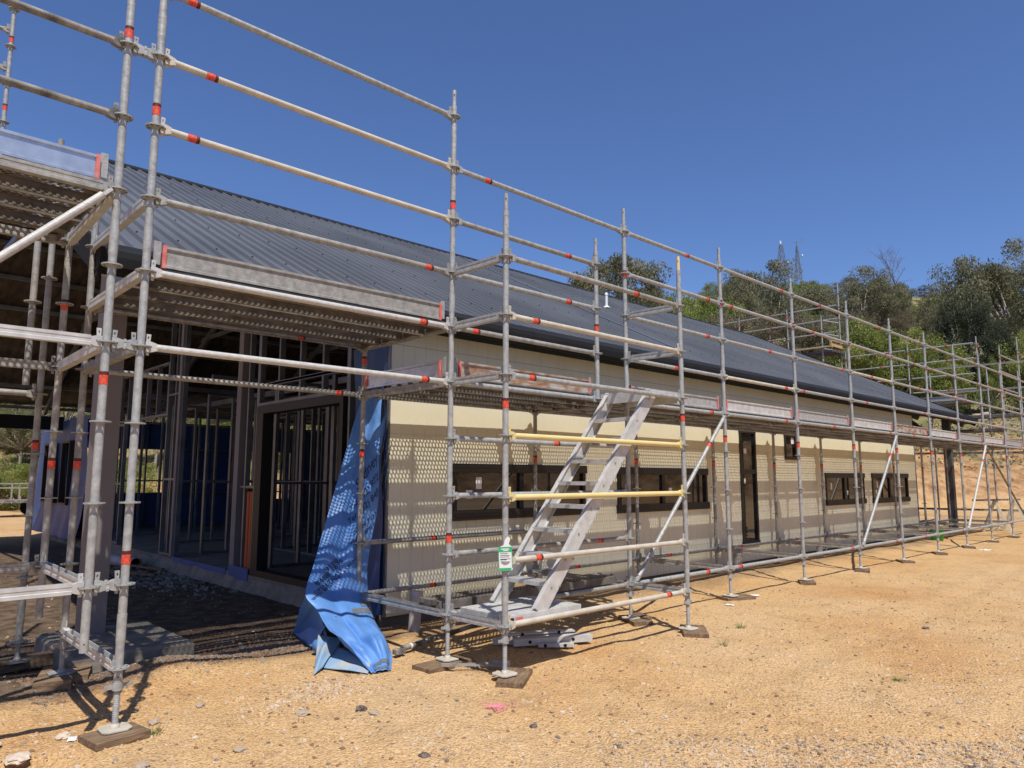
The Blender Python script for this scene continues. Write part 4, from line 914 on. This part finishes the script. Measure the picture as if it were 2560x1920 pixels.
for k,(x,y,r_,fl) in enumerate(((0.95,-0.02,0.06,.35),(1.08,-0.22,0.05,.3),(0.86,0.28,0.045,.35),(1.22,0.22,0.04,.4),(0.80,-0.42,0.055,.3),(1.9,-0.75,0.03,.5),(2.05,0.25,0.03,.6),(1.42,-0.62,0.035,.4))):
    rock(['pale flat stone lower left of the corner foot','pale slab stone nearest the left corner','small pale stone at the left frame edge','pale stone beside the corner post shadow','white flat stone at the bottom left','small stone in front of the corner block','small stone on the shaded rubble edge','flat stone at bottom left centre'][k],x,y,r_,[STONEP,STONE][k>4],20+k,fl)
def litter(label,x,y,s,mt=WHITE,cat='litter',name='scrap'):
    b=MB(); n=6; vs=[(s*(i/n-.5)*2,s*(j/n-.5)*1.2,0.012+s*0.18*noise.noise(Vector((i*.9,j*.9,x)))) for i in range(n+1) for j in range(n+1)]
    b.add(vs,[(i*(n+1)+j,(i+1)*(n+1)+j,(i+1)*(n+1)+j+1,i*(n+1)+j+1) for i in range(n) for j in range(n)],0,True)
    o=b.build(name,mt,None,(x,y,gh(x,y))); sm=o.modifiers.new('t','SOLIDIFY'); sm.thickness=0.004; tag(o,label,cat); o.rotation_euler=(0,0,x)
litter('crumpled white scrap beside the third sole board',9.1,-0.06,0.09); litter('small white scrap in front of the third sole board',8.25,-0.22,0.05); litter('pale rag lying near the far end of the front row',18.7,-0.40,0.16); litter('tiny white scrap between tower and third post',7.5,-0.1,0.035)
litter('white flake at the left foreground edge',0.95,-0.35,0.05); litter('white stone chip left of the corner foot',1.25,0.12,0.04)
# pink string heap
cu=bpy.data.curves.new('string','CURVE'); cu.dimensions='3D'; cu.bevel_depth=0.0014; cu.bevel_resolution=1
sp=cu.splines.new('POLY'); pts=[]; random.seed(3)
for i in range(240):
    t=i*0.33; r_=0.05*(0.4+0.6*abs(math.sin(i*0.17))); pts.append((r_*math.cos(t)+0.02*math.sin(i*.05),r_*1.3*math.sin(t*1.07)+0.02*math.cos(i*.031),0.008+0.010*abs(math.sin(i*0.7))))
for i in range(60): pts.append((-0.03+0.25*i/60+0.02*math.sin(i*.5),0.06+0.12*math.sin(i*0.12),0.008))
sp.points.add(len(pts)-1)
for p,q in zip(sp.points,pts): p.co=(*q,1)
cu.materials.append(PINKS); o=ob('t',cu); bpy.context.view_layer.update(); mm=bpy.data.meshes.new_from_object(o.evaluated_get(bpy.context.evaluated_depsgraph_get())); bpy.data.objects.remove(o); o=ob('string_heap',mm,None,(3.46,-1.23,gh(3.46,-1.23))); tag(o,'tangled heap of pink string on the ground','string')
# bucket and trestle and rack
b=MB(); b.lathe([(0.0,0),(0.13,0.0),(0.16,0.28),(0.165,0.28),(0.15,0.27),(0.12,0.03),(0,0.03)],18); tag(b.build('bucket',BGREEN,None,(20.3,1.0,gh(20.3,1.0))),'green bucket near the far rear posts','bucket')
tr=thing('trestle','white legged trestle beyond the far right posts','trestle',(25.2,0.7,0))
b=MB(); b.beam((-1.2,0.4,0.93),(0.8,-0.3,0.93),0.06,0.05); b.build('top_bar',GALVDARK,tr)
for q in (-0.25,0.55):
    b=MB(); b.beam((q,-q*.4,0.92),(q+0.05,-q*.4-0.35,0.0),0.07,0.07); b.beam((q,-q*.4,0.90),(q+0.05,-q*.4+0.35,0.0),0.07,0.07); b.build('leg',CLAD,tr)
for k in range(7):
    y=2.3+k*0.35; b=MB(); b.cyl((21.3,y,0.12+0.05*(k%2)),(27.5,y+0.5,0.12+0.05*(k%2)),0.0242,n=10); tag(b.build('loose_tube',GALVDARK if k%3 else GALV),f'{ORD[k]} loose tube from the front, lying on the ground beyond the house end','scaffold tube')
rk=thing('trailer','pale flat bed trailer parked in the far left background','trailer',(6.3,29.4,0)); b=MB(); b.box(-1.6,-0.8,0.55,1.8,0.8,0.65); b.build('bed',GALVDARK,rk)
b=MB()
for x in (-1.5,-.6,.3,1.2,1.7):
    b.box(x,-0.8,0.66,x+0.05,-0.75,1.15); b.box(x,0.75,0.66,x+0.05,0.8,1.3)
b.box(-1.5,-0.79,1.1,1.75,-0.76,1.15); b.box(-1.5,0.76,1.25,1.75,0.79,1.3); b.build('side_rail',GALVOLD,rk)
for y in (-0.9,0.9):
    b=MB(); b.cyl((0.1,y-0.09,0.33),(0.1,y+0.09,0.33),0.33,n=18); b.build('wheel',FASCIA,rk)
# ---------------------------------------------------------------- far end scaffold (plane x = 27)
def far_post(label,x,y,zt,z0=0.0,tapes=()):
    ks=[k for k in range(-8,10) if z0<zk(k)<zt-0.1]
    standard(label,x,y,zt,ks,zbot=max(z0,0.2),zbase=(0.05 if z0==0 else None),tapes=tapes,mt=GALV)
EX=27.0
ysA=[1.43,3.5,5.6]; ysB=[5.75,7.75,9.8,11.9]
for i,y in enumerate(ysA): far_post(f'{ORD[i]} low post of the far end scaffold beyond the house',EX,y,6.15,tapes=(5.75,3.4))
for i,y in enumerate(ysB): far_post(f'{ORD[i]} tall post of the far end scaffold behind the ridge',EX,y,8.75 if i==0 else 8.1,tapes=(7.7,6.2))
far_post('inner tall post beside the planked far platform',26.0,6.0,7.45,tapes=(6.6,5.6))
for i,y in enumerate((1.0,2.6)): far_post(f'{ORD[i]} inner low post of the far end scaffold',26.1,y,4.95,tapes=(4.4,))
for k,z in enumerate((5.94,5.44,4.94,4.44)):
    for i in range(2): ledger(f'{ORD[k]} rail down, {ORD[i]} low bay of the far end scaffold',(EX,ysA[i],z),(EX,ysA[i+1],z),GALV,tape=0.4,heads=False)
for k,z in enumerate((7.95,7.45,6.95,6.45)):
    for i in range(3): ledger(f'{ORD[k]} rail down, {ORD[i]} tall bay of the far end scaffold',(EX,ysB[i],z),(EX,ysB[i+1],z),GALV,tape=0.3,heads=False)
for k,z in enumerate((7.25,6.75,6.2)): ledger(f'{ORD[k]} short transom of the tall far platform',(26.0,6.0,z),(EX,5.75,z),GALV,heads=False)
b=MB(); b.box(25.9,5.6,6.22,26.0,7.4,6.26); b.box(25.9,5.62,6.27,25.93,5.7,6.5); b.beam((25.9,5.7,6.34),(27.0,5.7,6.34),0.03,0.14); b.beam((25.9,5.66,6.5),(27.0,5.66,6.5),0.03,0.10); tag(b.build('timber_boards',PINE),'brown timber toe boards on the high far platform','timber')
for j in range(3): plank(f'far platform plank under the brown boards, {ORD[j]} one',26.0+j*0.33+0.32,5.6,6.12,2.0,axis='y')
for j in range(3): plank(f'lower far platform plank at the house end, {ORD[j]} one',26.1+j*0.32+0.32,1.5,4.0,2.0,axis='y')
toe_board('toe board on the lower far platform',(25.95,3.4,4.0),(25.95,1.55,4.0),GALV)
for j in range(3): plank(f'low hop up plank beyond the verandah, {ORD[j]} one',25.6+j*0.32+0.32,0.7,3.05,2.07,axis='y')
for j in range(2): plank(f'plank between the low and middle far platforms, {ORD[j]} one',26.6+j*0.33+0.32,-0.4,3.53,2.07,axis='y')
far_post('far corner post, nearer one, at the right picture edge',30.0,1.46,6.25,tapes=(5.7,4.3)); far_post('farthest right post at the picture edge',32.7,1.46,6.9,tapes=(6.2,))
for k,z in enumerate((5.9,5.3,4.7,4.1,3.5)): ledger(f'{ORD[k]} rail down between the two farthest right posts',(30,1.46,z),(32.7,1.46,z),GALV,heads=False)
for k,z in enumerate((6.0,5.0,4.0,3.0)): ledger(f'{ORD[k]} channel beam down behind the farthest right posts',(33,-2.5,z),(33,4.5,z),GALVOLD,'beam',heads=False)
ledger('dark channel beam crossing below the far deck at the house end',(24.5,8.5,2.35),(27,0.3,2.35),GALVDARK,'beam',heads=False)
ledger('low dark channel beam beyond the house end wall',(25.5,8.5,0.55),(27.5,0.5,0.55),GALVDARK,'beam',heads=False)
# roof vent pipe
b=MB(); b.cyl((0,0,-0.1),(0,0,0.30),0.033,n=16); b.cyl((0,0,0.3005),(0,0,0.36),0.042,0.025,n=16); b.cyl((0,0,-0.02),(0,0,0.03),0.11,0.04,n=16); o=b.build('vent_pipe',WHITE,house); o.location=(13.43-HX0,5.81-WY,rz(5.81)+0.04)
# ---------------------------------------------------------------- trees
def tree_mesh(seed,kind,nclump,leaves,lsize,shape):
    rnd=random.Random(seed); tb=MB(); cb=MB()
    H=1.0 # unit tree, height 1, crown width ~1
    # trunk and limbs
    base=Vector((0,0,-0.03)); fork=Vector((0.02,0.0,0.30 if shape!='bush' else 0.10)); tb.cyl(base,fork,0.022,0.016,n=8)
    cl=[]
    for i in range(nclump):
        while True:
            p=Vector((rnd.uniform(-1,1),rnd.uniform(-1,1),rnd.uniform(-1,1)))
            if 0.25<p.length<1: break
        if shape=='gum': c=Vector((p.x*0.42,p.y*0.42,0.62+p.z*0.33)); 
        elif shape=='bush': c=Vector((p.x*0.46,p.y*0.46,0.46+p.z*0.42))
        else: c=Vector((p.x*0.36*(1.25-0.55*(0.5+p.z*.5)),p.y*0.36*(1.25-0.55*(0.5+p.z*.5)),0.52+p.z*0.44))
        cl.append((c,rnd.uniform(0.07,0.16)))
    for c,r_ in cl[::2]:
        mid=fork.lerp(c,0.5)+Vector((rnd.uniform(-.03,.03),rnd.uniform(-.03,.03),-0.02)); tb.cyl(fork,mid,0.011,0.007,n=6); tb.cyl(mid,c,0.007,0.002,n=5)
    for c,r_ in cl:
        for _ in range(leaves):
            d=Vector((rnd.gauss(0,1),rnd.gauss(0,1),rnd.gauss(0,1))); d.normalize(); q=c+d*r_*(rnd.random()**0.45)*Vector((1,1,0.8)).length/1.62
            q=Vector((q.x,q.y,c.z+(q.z-c.z)*0.8)); s=lsize*rnd.uniform(0.6,1.4)
            a=Vector((rnd.gauss(0,1),rnd.gauss(0,1),rnd.gauss(0,1)-(1.0 if shape=='gum' else 0))).normalized(); e=a.cross(Vector((rnd.gauss(0,1),rnd.gauss(0,1),rnd.gauss(0,1)))).normalized()
            cb.add([q-a*s-e*s*0.1,q+e*s*0.42,q+a*s,q-e*s*0.42],[(0,1,2,3)])
    return tb,cb
LEAF={'g':LG,'b':LB,'r':LR,'m':LM,'d':LD}
def tvar(sp,v):
    def f():
        shape={'g':'gum','b':'bush','r':'gum','m':'bush','d':'con'}[sp]; tb,cb=tree_mesh(hash((sp,v))%1 + v*17+ord(sp),sp,{'g':44,'b':46,'r':40,'m':40,'d':46}[sp],{'g':400,'b':420,'r':360,'m':300,'d':400}[sp],0.0112,shape)
        return tb.mesh('trunk',BARK),cb.mesh('crown',LEAF[sp])
    return cached(('tree',sp,v),f)
def tree(label,x,y,h,wd,sp,v,group,z=None):
    t=thing({'g':'gum_tree','b':'pepper_tree','r':'scrub_tree','m':'shrub','d':'casuarina_tree'}[sp],label,'tree' if sp!='m' else 'shrub',(x,y,gh(x,y)-0.2 if z is None else z),None,group)
    tm,cm=tvar(sp,v); a=random.uniform(0,6.28)
    for nm,me in (('trunk',tm),('crown',cm)):
        o=ob(nm,me,t); o.scale=(wd,wd,h); o.rotation_euler=(0,0,a)
    return t
TREES=[[87.9,79.2,26.2,9.9,5.5,"g"],[59.8,42.3,11.9,14.5,12.5,"g"],[66.4,52.6,15.4,11.4,7.4,"g"],[64.2,41.4,12.6,11.0,6.6,"g"],[66.8,39.0,12.6,10.3,6.6,"b"],[68.8,42.5,13.8,9.5,5.1,"g"],[63.9,33.5,10.9,11.5,8.6,"b"],[85.1,37.1,15.9,13.5,10.9,"g"],[84.1,42.4,16.8,12.2,7.9,"g"],[77.6,36.7,14.3,11.0,6.6,"g"],[117.7,44.3,24.5,9.5,6.0,"g"],[106.3,34.5,19.6,12.6,11.0,"g"],[115.0,33.2,21.1,11.4,7.3,"g"],[85.2,19.0,12.1,9.1,4.7,"g"],[93.4,18.6,13.7,13.5,8.8,"g"],[85.9,11.9,10.7,15.8,11.0,"g"],[89.1,14.7,12.0,12.8,6.9,"g"],[73.8,13.5,8.7,10.8,6.2,"d"],[73.2,11.5,8.1,9.7,4.6,"d"],[53.8,30.0,8.1,9.5,6.0,"b"],[50.7,30.4,7.6,8.7,4.1,"r"],[55.4,26.0,7.6,8.7,6.8,"r"],[58.3,23.1,7.6,9.4,7.9,"r"],[60.6,21.0,7.6,8.7,5.1,"g"],[62.5,19.1,7.6,9.4,7.5,"b"],[65.3,16.6,7.6,8.4,7.9,"b"],[67.7,14.5,7.6,7.3,6.2,"b"],[64.1,18.2,7.7,5.5,3.8,"m"],[61.4,20.8,7.7,5.5,5.8,"b"],[65.0,17.6,7.8,4.1,5.8,"b"],[67.4,15.2,7.7,4.8,7.2,"b"],[68.8,14.2,7.8,2.7,4.8,"b"],[73.1,9.1,7.6,8.4,5.1,"b"],[71.5,11.2,7.7,5.6,2.4,"b"],[73.9,9.2,7.8,3.8,4.4,"r"],[53.8,27.7,7.6,7.3,5.8,"b"],[57.4,24.6,7.7,5.5,6.5,"g"],[59.8,22.6,7.8,3.8,5.1,"b"],[50.3,33.5,8.2,8.6,5.6,"b"],[9.1,71.1,7.8,2.2,8.9,"g"],[10.4,60.6,5.9,1.4,6.1,"r"],[13.3,64.7,7.3,0.2,5.6,"b"],[15.9,59.5,6.7,0.6,5.4,"r"],[17.0,53.1,5.6,0.4,4.5,"b"],[17.9,49.6,5.1,0.3,3.7,"b"],[23.0,55.7,7.4,-0.8,5.6,"r"],[26.7,54.9,7.9,-0.9,5.8,"b"],[28.7,50.2,7.4,-0.5,5.6,"r"],[33.6,50.9,8.5,-0.2,6.0,"b"],[8.3,48.1,2.5,0.6,2.7,"b"],[10.0,49.3,3.3,-0.7,2.3,"r"],[16.5,48.4,4.5,-0.7,2.5,"b"],[41.5,51.5,10.2,-0.5,7.3,"r"],[48.8,51.1,11.6,-0.1,7.9,"b"]]
SPN={'g':'grey green gum tree','b':'bright green weeping tree','r':'brownish scrubby tree','m':'reddish brown shrub','d':'dark casuarina tree'}
LIMITS={'g':(8,16),'b':(6,9),'r':(5,8),'m':(3,6),'d':(9,12)}
random.seed(11)
def pxu(x,y):
    d=Vector((x,y,5))-CAM; return d.dot(r2)/d.dot(fwd)
order=sorted(range(len(TREES)),key=lambda i:pxu(TREES[i][0],TREES[i][1]))
cnt={}
for q,i in enumerate(order):
    x,y,g0,h,wd,sp=TREES[i]; g=gh(x,y); top=g0+h; h=max((top-g)*0.96,3.0)+0.2
    left=pxu(x,y)<-0.2
    n=cnt.get(sp,0); cnt[sp]=n+1
    grp={'g':'gum trees on the hillside','b':'bright green trees on the hillside','r':'brownish trees on the hillside','m':None,'d':'dark trees on the right'}[sp]
    tree(f'{SPN[sp]} on the hillside, {ORD[n]} of its kind from left',x,y,h,wd*1.12,sp,(i+n)%3,grp)
random.seed(5)
for i in range(230): # low bushes covering the slope
    d=random.uniform(66,165); lat=random.uniform(-0.72,0.74)*d
    x=d*W2.x+lat*rt.x; y=CAM.y+d*W2.y+lat*rt.y
    if 0.50*d<lat and d<100 and random.random()<0.8: continue
    sp=random.choice('bbrrgm'); h=random.uniform(2.6,5.0)*(1 if d<90 else 1.5)
    tree('low scrubby bush among the many covering the hillside',x,y,h,h*random.uniform(1.1,1.7),sp,i%3,'low bushes covering the hillside')
random.seed(21)
for i in range(15):
    u=-0.80+i*0.062; d=random.uniform(40,50); lat=u*d; x=d*W2.x+lat*rt.x; y=CAM.y+d*W2.y+lat*rt.y
    tree(f'dense bush low on the bank behind the house left part, {ORD[i]} from the left',x,y,random.uniform(4.0,6.0),random.uniform(4.5,6.5),random.choice('bbrg'),i%3,'bushes behind the left part of the house')
for i in range(16):
    d=-26+i*3.4; lat=random.uniform(39,52); x=d*W2.x+lat*rt.x; y=CAM.y+d*W2.y+lat*rt.y
    tree('tree on the bank behind the viewer, mirrored in the window glass',x,y,random.uniform(6,9),random.uniform(6,8),random.choice('grb'),i%3,'trees mirrored in the window glass')
for i in range(7):
    u=-0.74+i*0.035; d=33+1.2*(i%3); lat=u*d; x=d*W2.x+lat*rt.x; y=CAM.y+d*W2.y+lat*rt.y
    tree(f'squat bush beyond the blue wrapped wall, {ORD[i]} from the left',x,y,random.uniform(2.4,3.4),random.uniform(3.0,4.0),random.choice('brb'),i%3,'squat bushes beyond the blue wrapped wall')
# dead tree
rnd=random.Random(14); b=MB()
def branch(p,d,L,r_,dep):
    q=p+d*L; b.cyl(p,q,r_,r_*0.6,n=5)
    if dep==0: return
    for _ in range(3):
        nd=(d+Vector((rnd.gauss(0,.45),rnd.gauss(0,.45),rnd.gauss(0.1,.3)))).normalized(); branch(q,nd,L*rnd.uniform(.6,.85),r_*0.55,dep-1)
dt=thing('dead_tree','bare grey dead tree on the skyline left of the gap','tree',(117.5,33.0,gh(117.5,33)))
branch(Vector((0,0,0)),Vector((0,0,1)),(36.3-gh(117.5,33))*0.33,0.22,5); b.build('branches',DEADW,dt)
rock('grey boulder on the grassy slope at far right',69,11.5,0.8,STONE,9,0.7)
# masts
def mast(label,x,y,z0,z1,wb,wt,extra):
    t=thing('radio_mast',label,'radio mast',(x,y,z0)); b=MB(); H=z1-z0; n=7; L=lambda k,c:Vector((c[0]*(wb+(wt-wb)*k/n),c[1]*(wb+(wt-wb)*k/n),H*k/n)); C4=((-1,-1),(1,-1),(1,1),(-1,1))
    for k in range(n):
        for i in range(4):
            b.cyl(L(k,C4[i]),L(k+1,C4[i]),0.08,n=4); b.cyl(L(k,C4[i]),L(k+1,C4[(i+1)%4]),0.05,n=4); b.cyl(L(k,C4[(i+1)%4]),L(k+1,C4[i]),0.05,n=4)
            b.cyl(L(k,C4[i]),L(k,C4[(i+1)%4]),0.05,n=4)
    b.build('lattice',MAST,t); extra(t,H)
def e1(t,H):
    b=MB(); b.cyl((-0.2,0,H),(-0.2,0,H+1.0),0.25,n=8); b.build('antenna',DISH,t)
    b=MB(); b.cyl((1.0,-1.2,H*0.6),(1.3,-1.4,H*0.6),0.45,n=12); b.build('dish',DISH,t)
def e2(t,H):
    b=MB(); b.cyl((0,0,H-0.5),(0,0,H+1.6),0.12,n=6); b.beam((-1.4,1.2,H+1.2),(1.4,-1.2,H+1.5),0.10,0.10); b.cyl((1.4,-1.2,H+1.5),(1.4,-1.2,H+2.4),0.08,n=5); b.build('antenna',MAST,t)
    b=MB(); b.cyl((0.9,-1.0,H*0.83),(1.1,-1.2,H*0.83),0.42,n=12); b.build('dish',DISH,t)
mast('lattice radio mast with white antenna, left one on the skyline',215,97.5,60,75.0,1.9,0.35,e1)
mast('taller thin lattice radio mast, right one on the skyline',218.6,94,56,74.3,1.35,0.2,e2)
# ---------------------------------------------------------------- gravel and grass
def scatter(name,label,n,seed,region,smin,smax,mats,weights):
    rnd=random.Random(seed); b=MB()
    cube=[(-1,-1,-1),(1,-1,-1),(1,1,-1),(-1,1,-1),(-.7,-.7,1),(.7,-.7,1),(.7,.7,1),(-.7,.7,1)]
    for _ in range(n):
        d,lat=region(rnd); x=CAM.x+d*W2.x+lat*rt.x; y=CAM.y+d*W2.y+lat*rt.y
        if x>4.3 and y>1.5 and y<16.5: continue
        if name=='gravel' and y>0.9 and x<4.4 and rnd.random()<0.8: continue
        s=smin*(smax/smin)**(rnd.random()**2.6); z=gh(x,y)+s*0.05; a=rnd.uniform(0,6.28); ca,sa=math.cos(a),math.sin(a); ex,ey,ez=rnd.uniform(.7,1.5),rnd.uniform(.6,1),rnd.uniform(.35,.75)
        vs=[]
        for (cx,cy,cz) in cube:
            px,py,pz=(cx*ex+rnd.uniform(-.35,.35))*s/2,(cy*ey+rnd.uniform(-.35,.35))*s/2,(cz*ez+rnd.uniform(-.25,.25))*s/2
            vs.append((x+px*ca-py*sa,y+px*sa+py*ca,z+pz))
        mi=rnd.choices(range(len(mats)),weights)[0]
        b.add(vs,[(4,5,6,7),(0,1,5,4),(1,2,6,5),(2,3,7,6),(3,0,4,7)],mi)
    o=b.build(name,mats); tag(o,label,kind='stuff')
G1=mat('sand coloured grit',(0.52,0.37,0.22),0.9,0,noise_amt=0.2,nscale=3); G2=mat('pale grit',(0.56,0.46,0.35),0.9); G3=mat('grey grit',(0.23,0.20,0.165),0.9,0,noise_amt=0.3,nscale=3); G4=mat('brown grit',(0.24,0.14,0.08),0.9)
def reg1(r_): d=1.6*(12/1.6)**r_.random(); return d,r_.uniform(-.78,.78)*d
def reg2(r_): d=1.6*(4.6/1.6)**r_.random(); return d,(0.1+0.68*r_.random()**0.7)*d
scatter('gravel','loose grit and small stones scattered over the sandy ground',34000,1,reg1,0.006,0.030,[G1,G2,G3,G4],[7,2.4,1.3,2.2])
scatter('gravel','denser grey gravel at the lower right',36000,2,reg2,0.006,0.022,[G1,G2,G3,G4],[5,3,4,1.2])
def reg3(r_): 
    while True:
        x=r_.uniform(1.2,3.6); y=r_.gauss(1.28,0.15)+0.10*(x-1.5); 
        p=Vector((x-CAM.x,y-CAM.y)); return p.dot(W2),p.x*rt.x+p.y*rt.y
scatter('rubble','grey mortar rubble heaped beside the column footing',5200,3,reg3,0.008,0.034,[CONC,G4],[2,3])
def reg4(r_): p=Vector((r_.gauss(4.0,.35)-CAM.x,r_.gauss(6.9,.9)-CAM.y)); return p.dot(W2),p.x*rt.x+p.y*rt.y
scatter('rubble','grey rubble beside the slab in the shade',900,4,reg4,0.02,0.12,[CONC,SLAB],[3,2])
def reg6(r_): p=Vector((r_.gauss(2.75,.28)-CAM.x,r_.gauss(0.02,.16)-CAM.y)); return p.dot(W2),p.x*rt.x+p.y*rt.y
scatter('crumbled_mortar','crumbly pale grit lying in front of the blue sheet',900,7,reg6,0.008,0.032,[G1,G2,G4],[4,4,1])
def reg5(r_): d=r_.uniform(36.5,50); return d,r_.uniform(0.30,0.76)*d
scatter('clods','brown clods and stones scattered on the cut bank',9000,6,reg5,0.06,0.32,[G1,G4,STONE],[3,3,1])
def tuft(label,x,y,n,h,seed):
    rnd=random.Random(seed); b=MB()
    for _ in range(n):
        a=rnd.uniform(0,6.28); r_=rnd.uniform(0,0.05); l=h*rnd.uniform(.5,1.2); bx,by=r_*math.cos(a),r_*math.sin(a); lean=rnd.uniform(.3,1.0)*l
        b.add([(bx-0.003,by,0),(bx+0.003,by,0),(bx+lean*math.cos(a),by+lean*math.sin(a),l)],[(0,1,2)])
    tag(b.build('grass_tuft',GRASSM,None,(x,y,gh(x,y))),label,'grass tuft')
tuft('small green grass tuft right of the tower sole board',7.19,-0.95,46,0.06,1); tuft('green weed sprig near the tower sole board',6.33,-1.25,26,0.06,2); tuft('flat green weed patch on the open ground at right',6.22,-2.83,70,0.035,3); tuft('thin grass beside the corner post foot',1.62,-0.12,24,0.06,4)
rnd=random.Random(9); b=MB() # tussocks on the bank and slope
for _ in range(42000):
    d=rnd.uniform(44,66); lat=rnd.uniform(-0.74,0.76)*d; x=d*W2.x+lat*rt.x; y=CAM.y+d*W2.y+lat*rt.y
    if rnd.random()>(d-40)/14: continue
    z=gh(x,y)-0.03; s=rnd.uniform(.06,.17); a=rnd.uniform(0,6.28); ca,sa=math.cos(a)*s*.5,math.sin(a)*s*.5
    b.add([(x-ca,y-sa,z),(x+ca,y+sa,z),(x+ca*1.6,y+sa*1.6,z+s),(x-ca*1.2,y-sa*1.4,z+s*.9)],[(0,1,2,3)],0 if rnd.random()<.72 else 1)
tag(b.build('dry_grass',[DRYG,LR]),'dry yellow and green grass on the bank behind the house',kind='stuff')
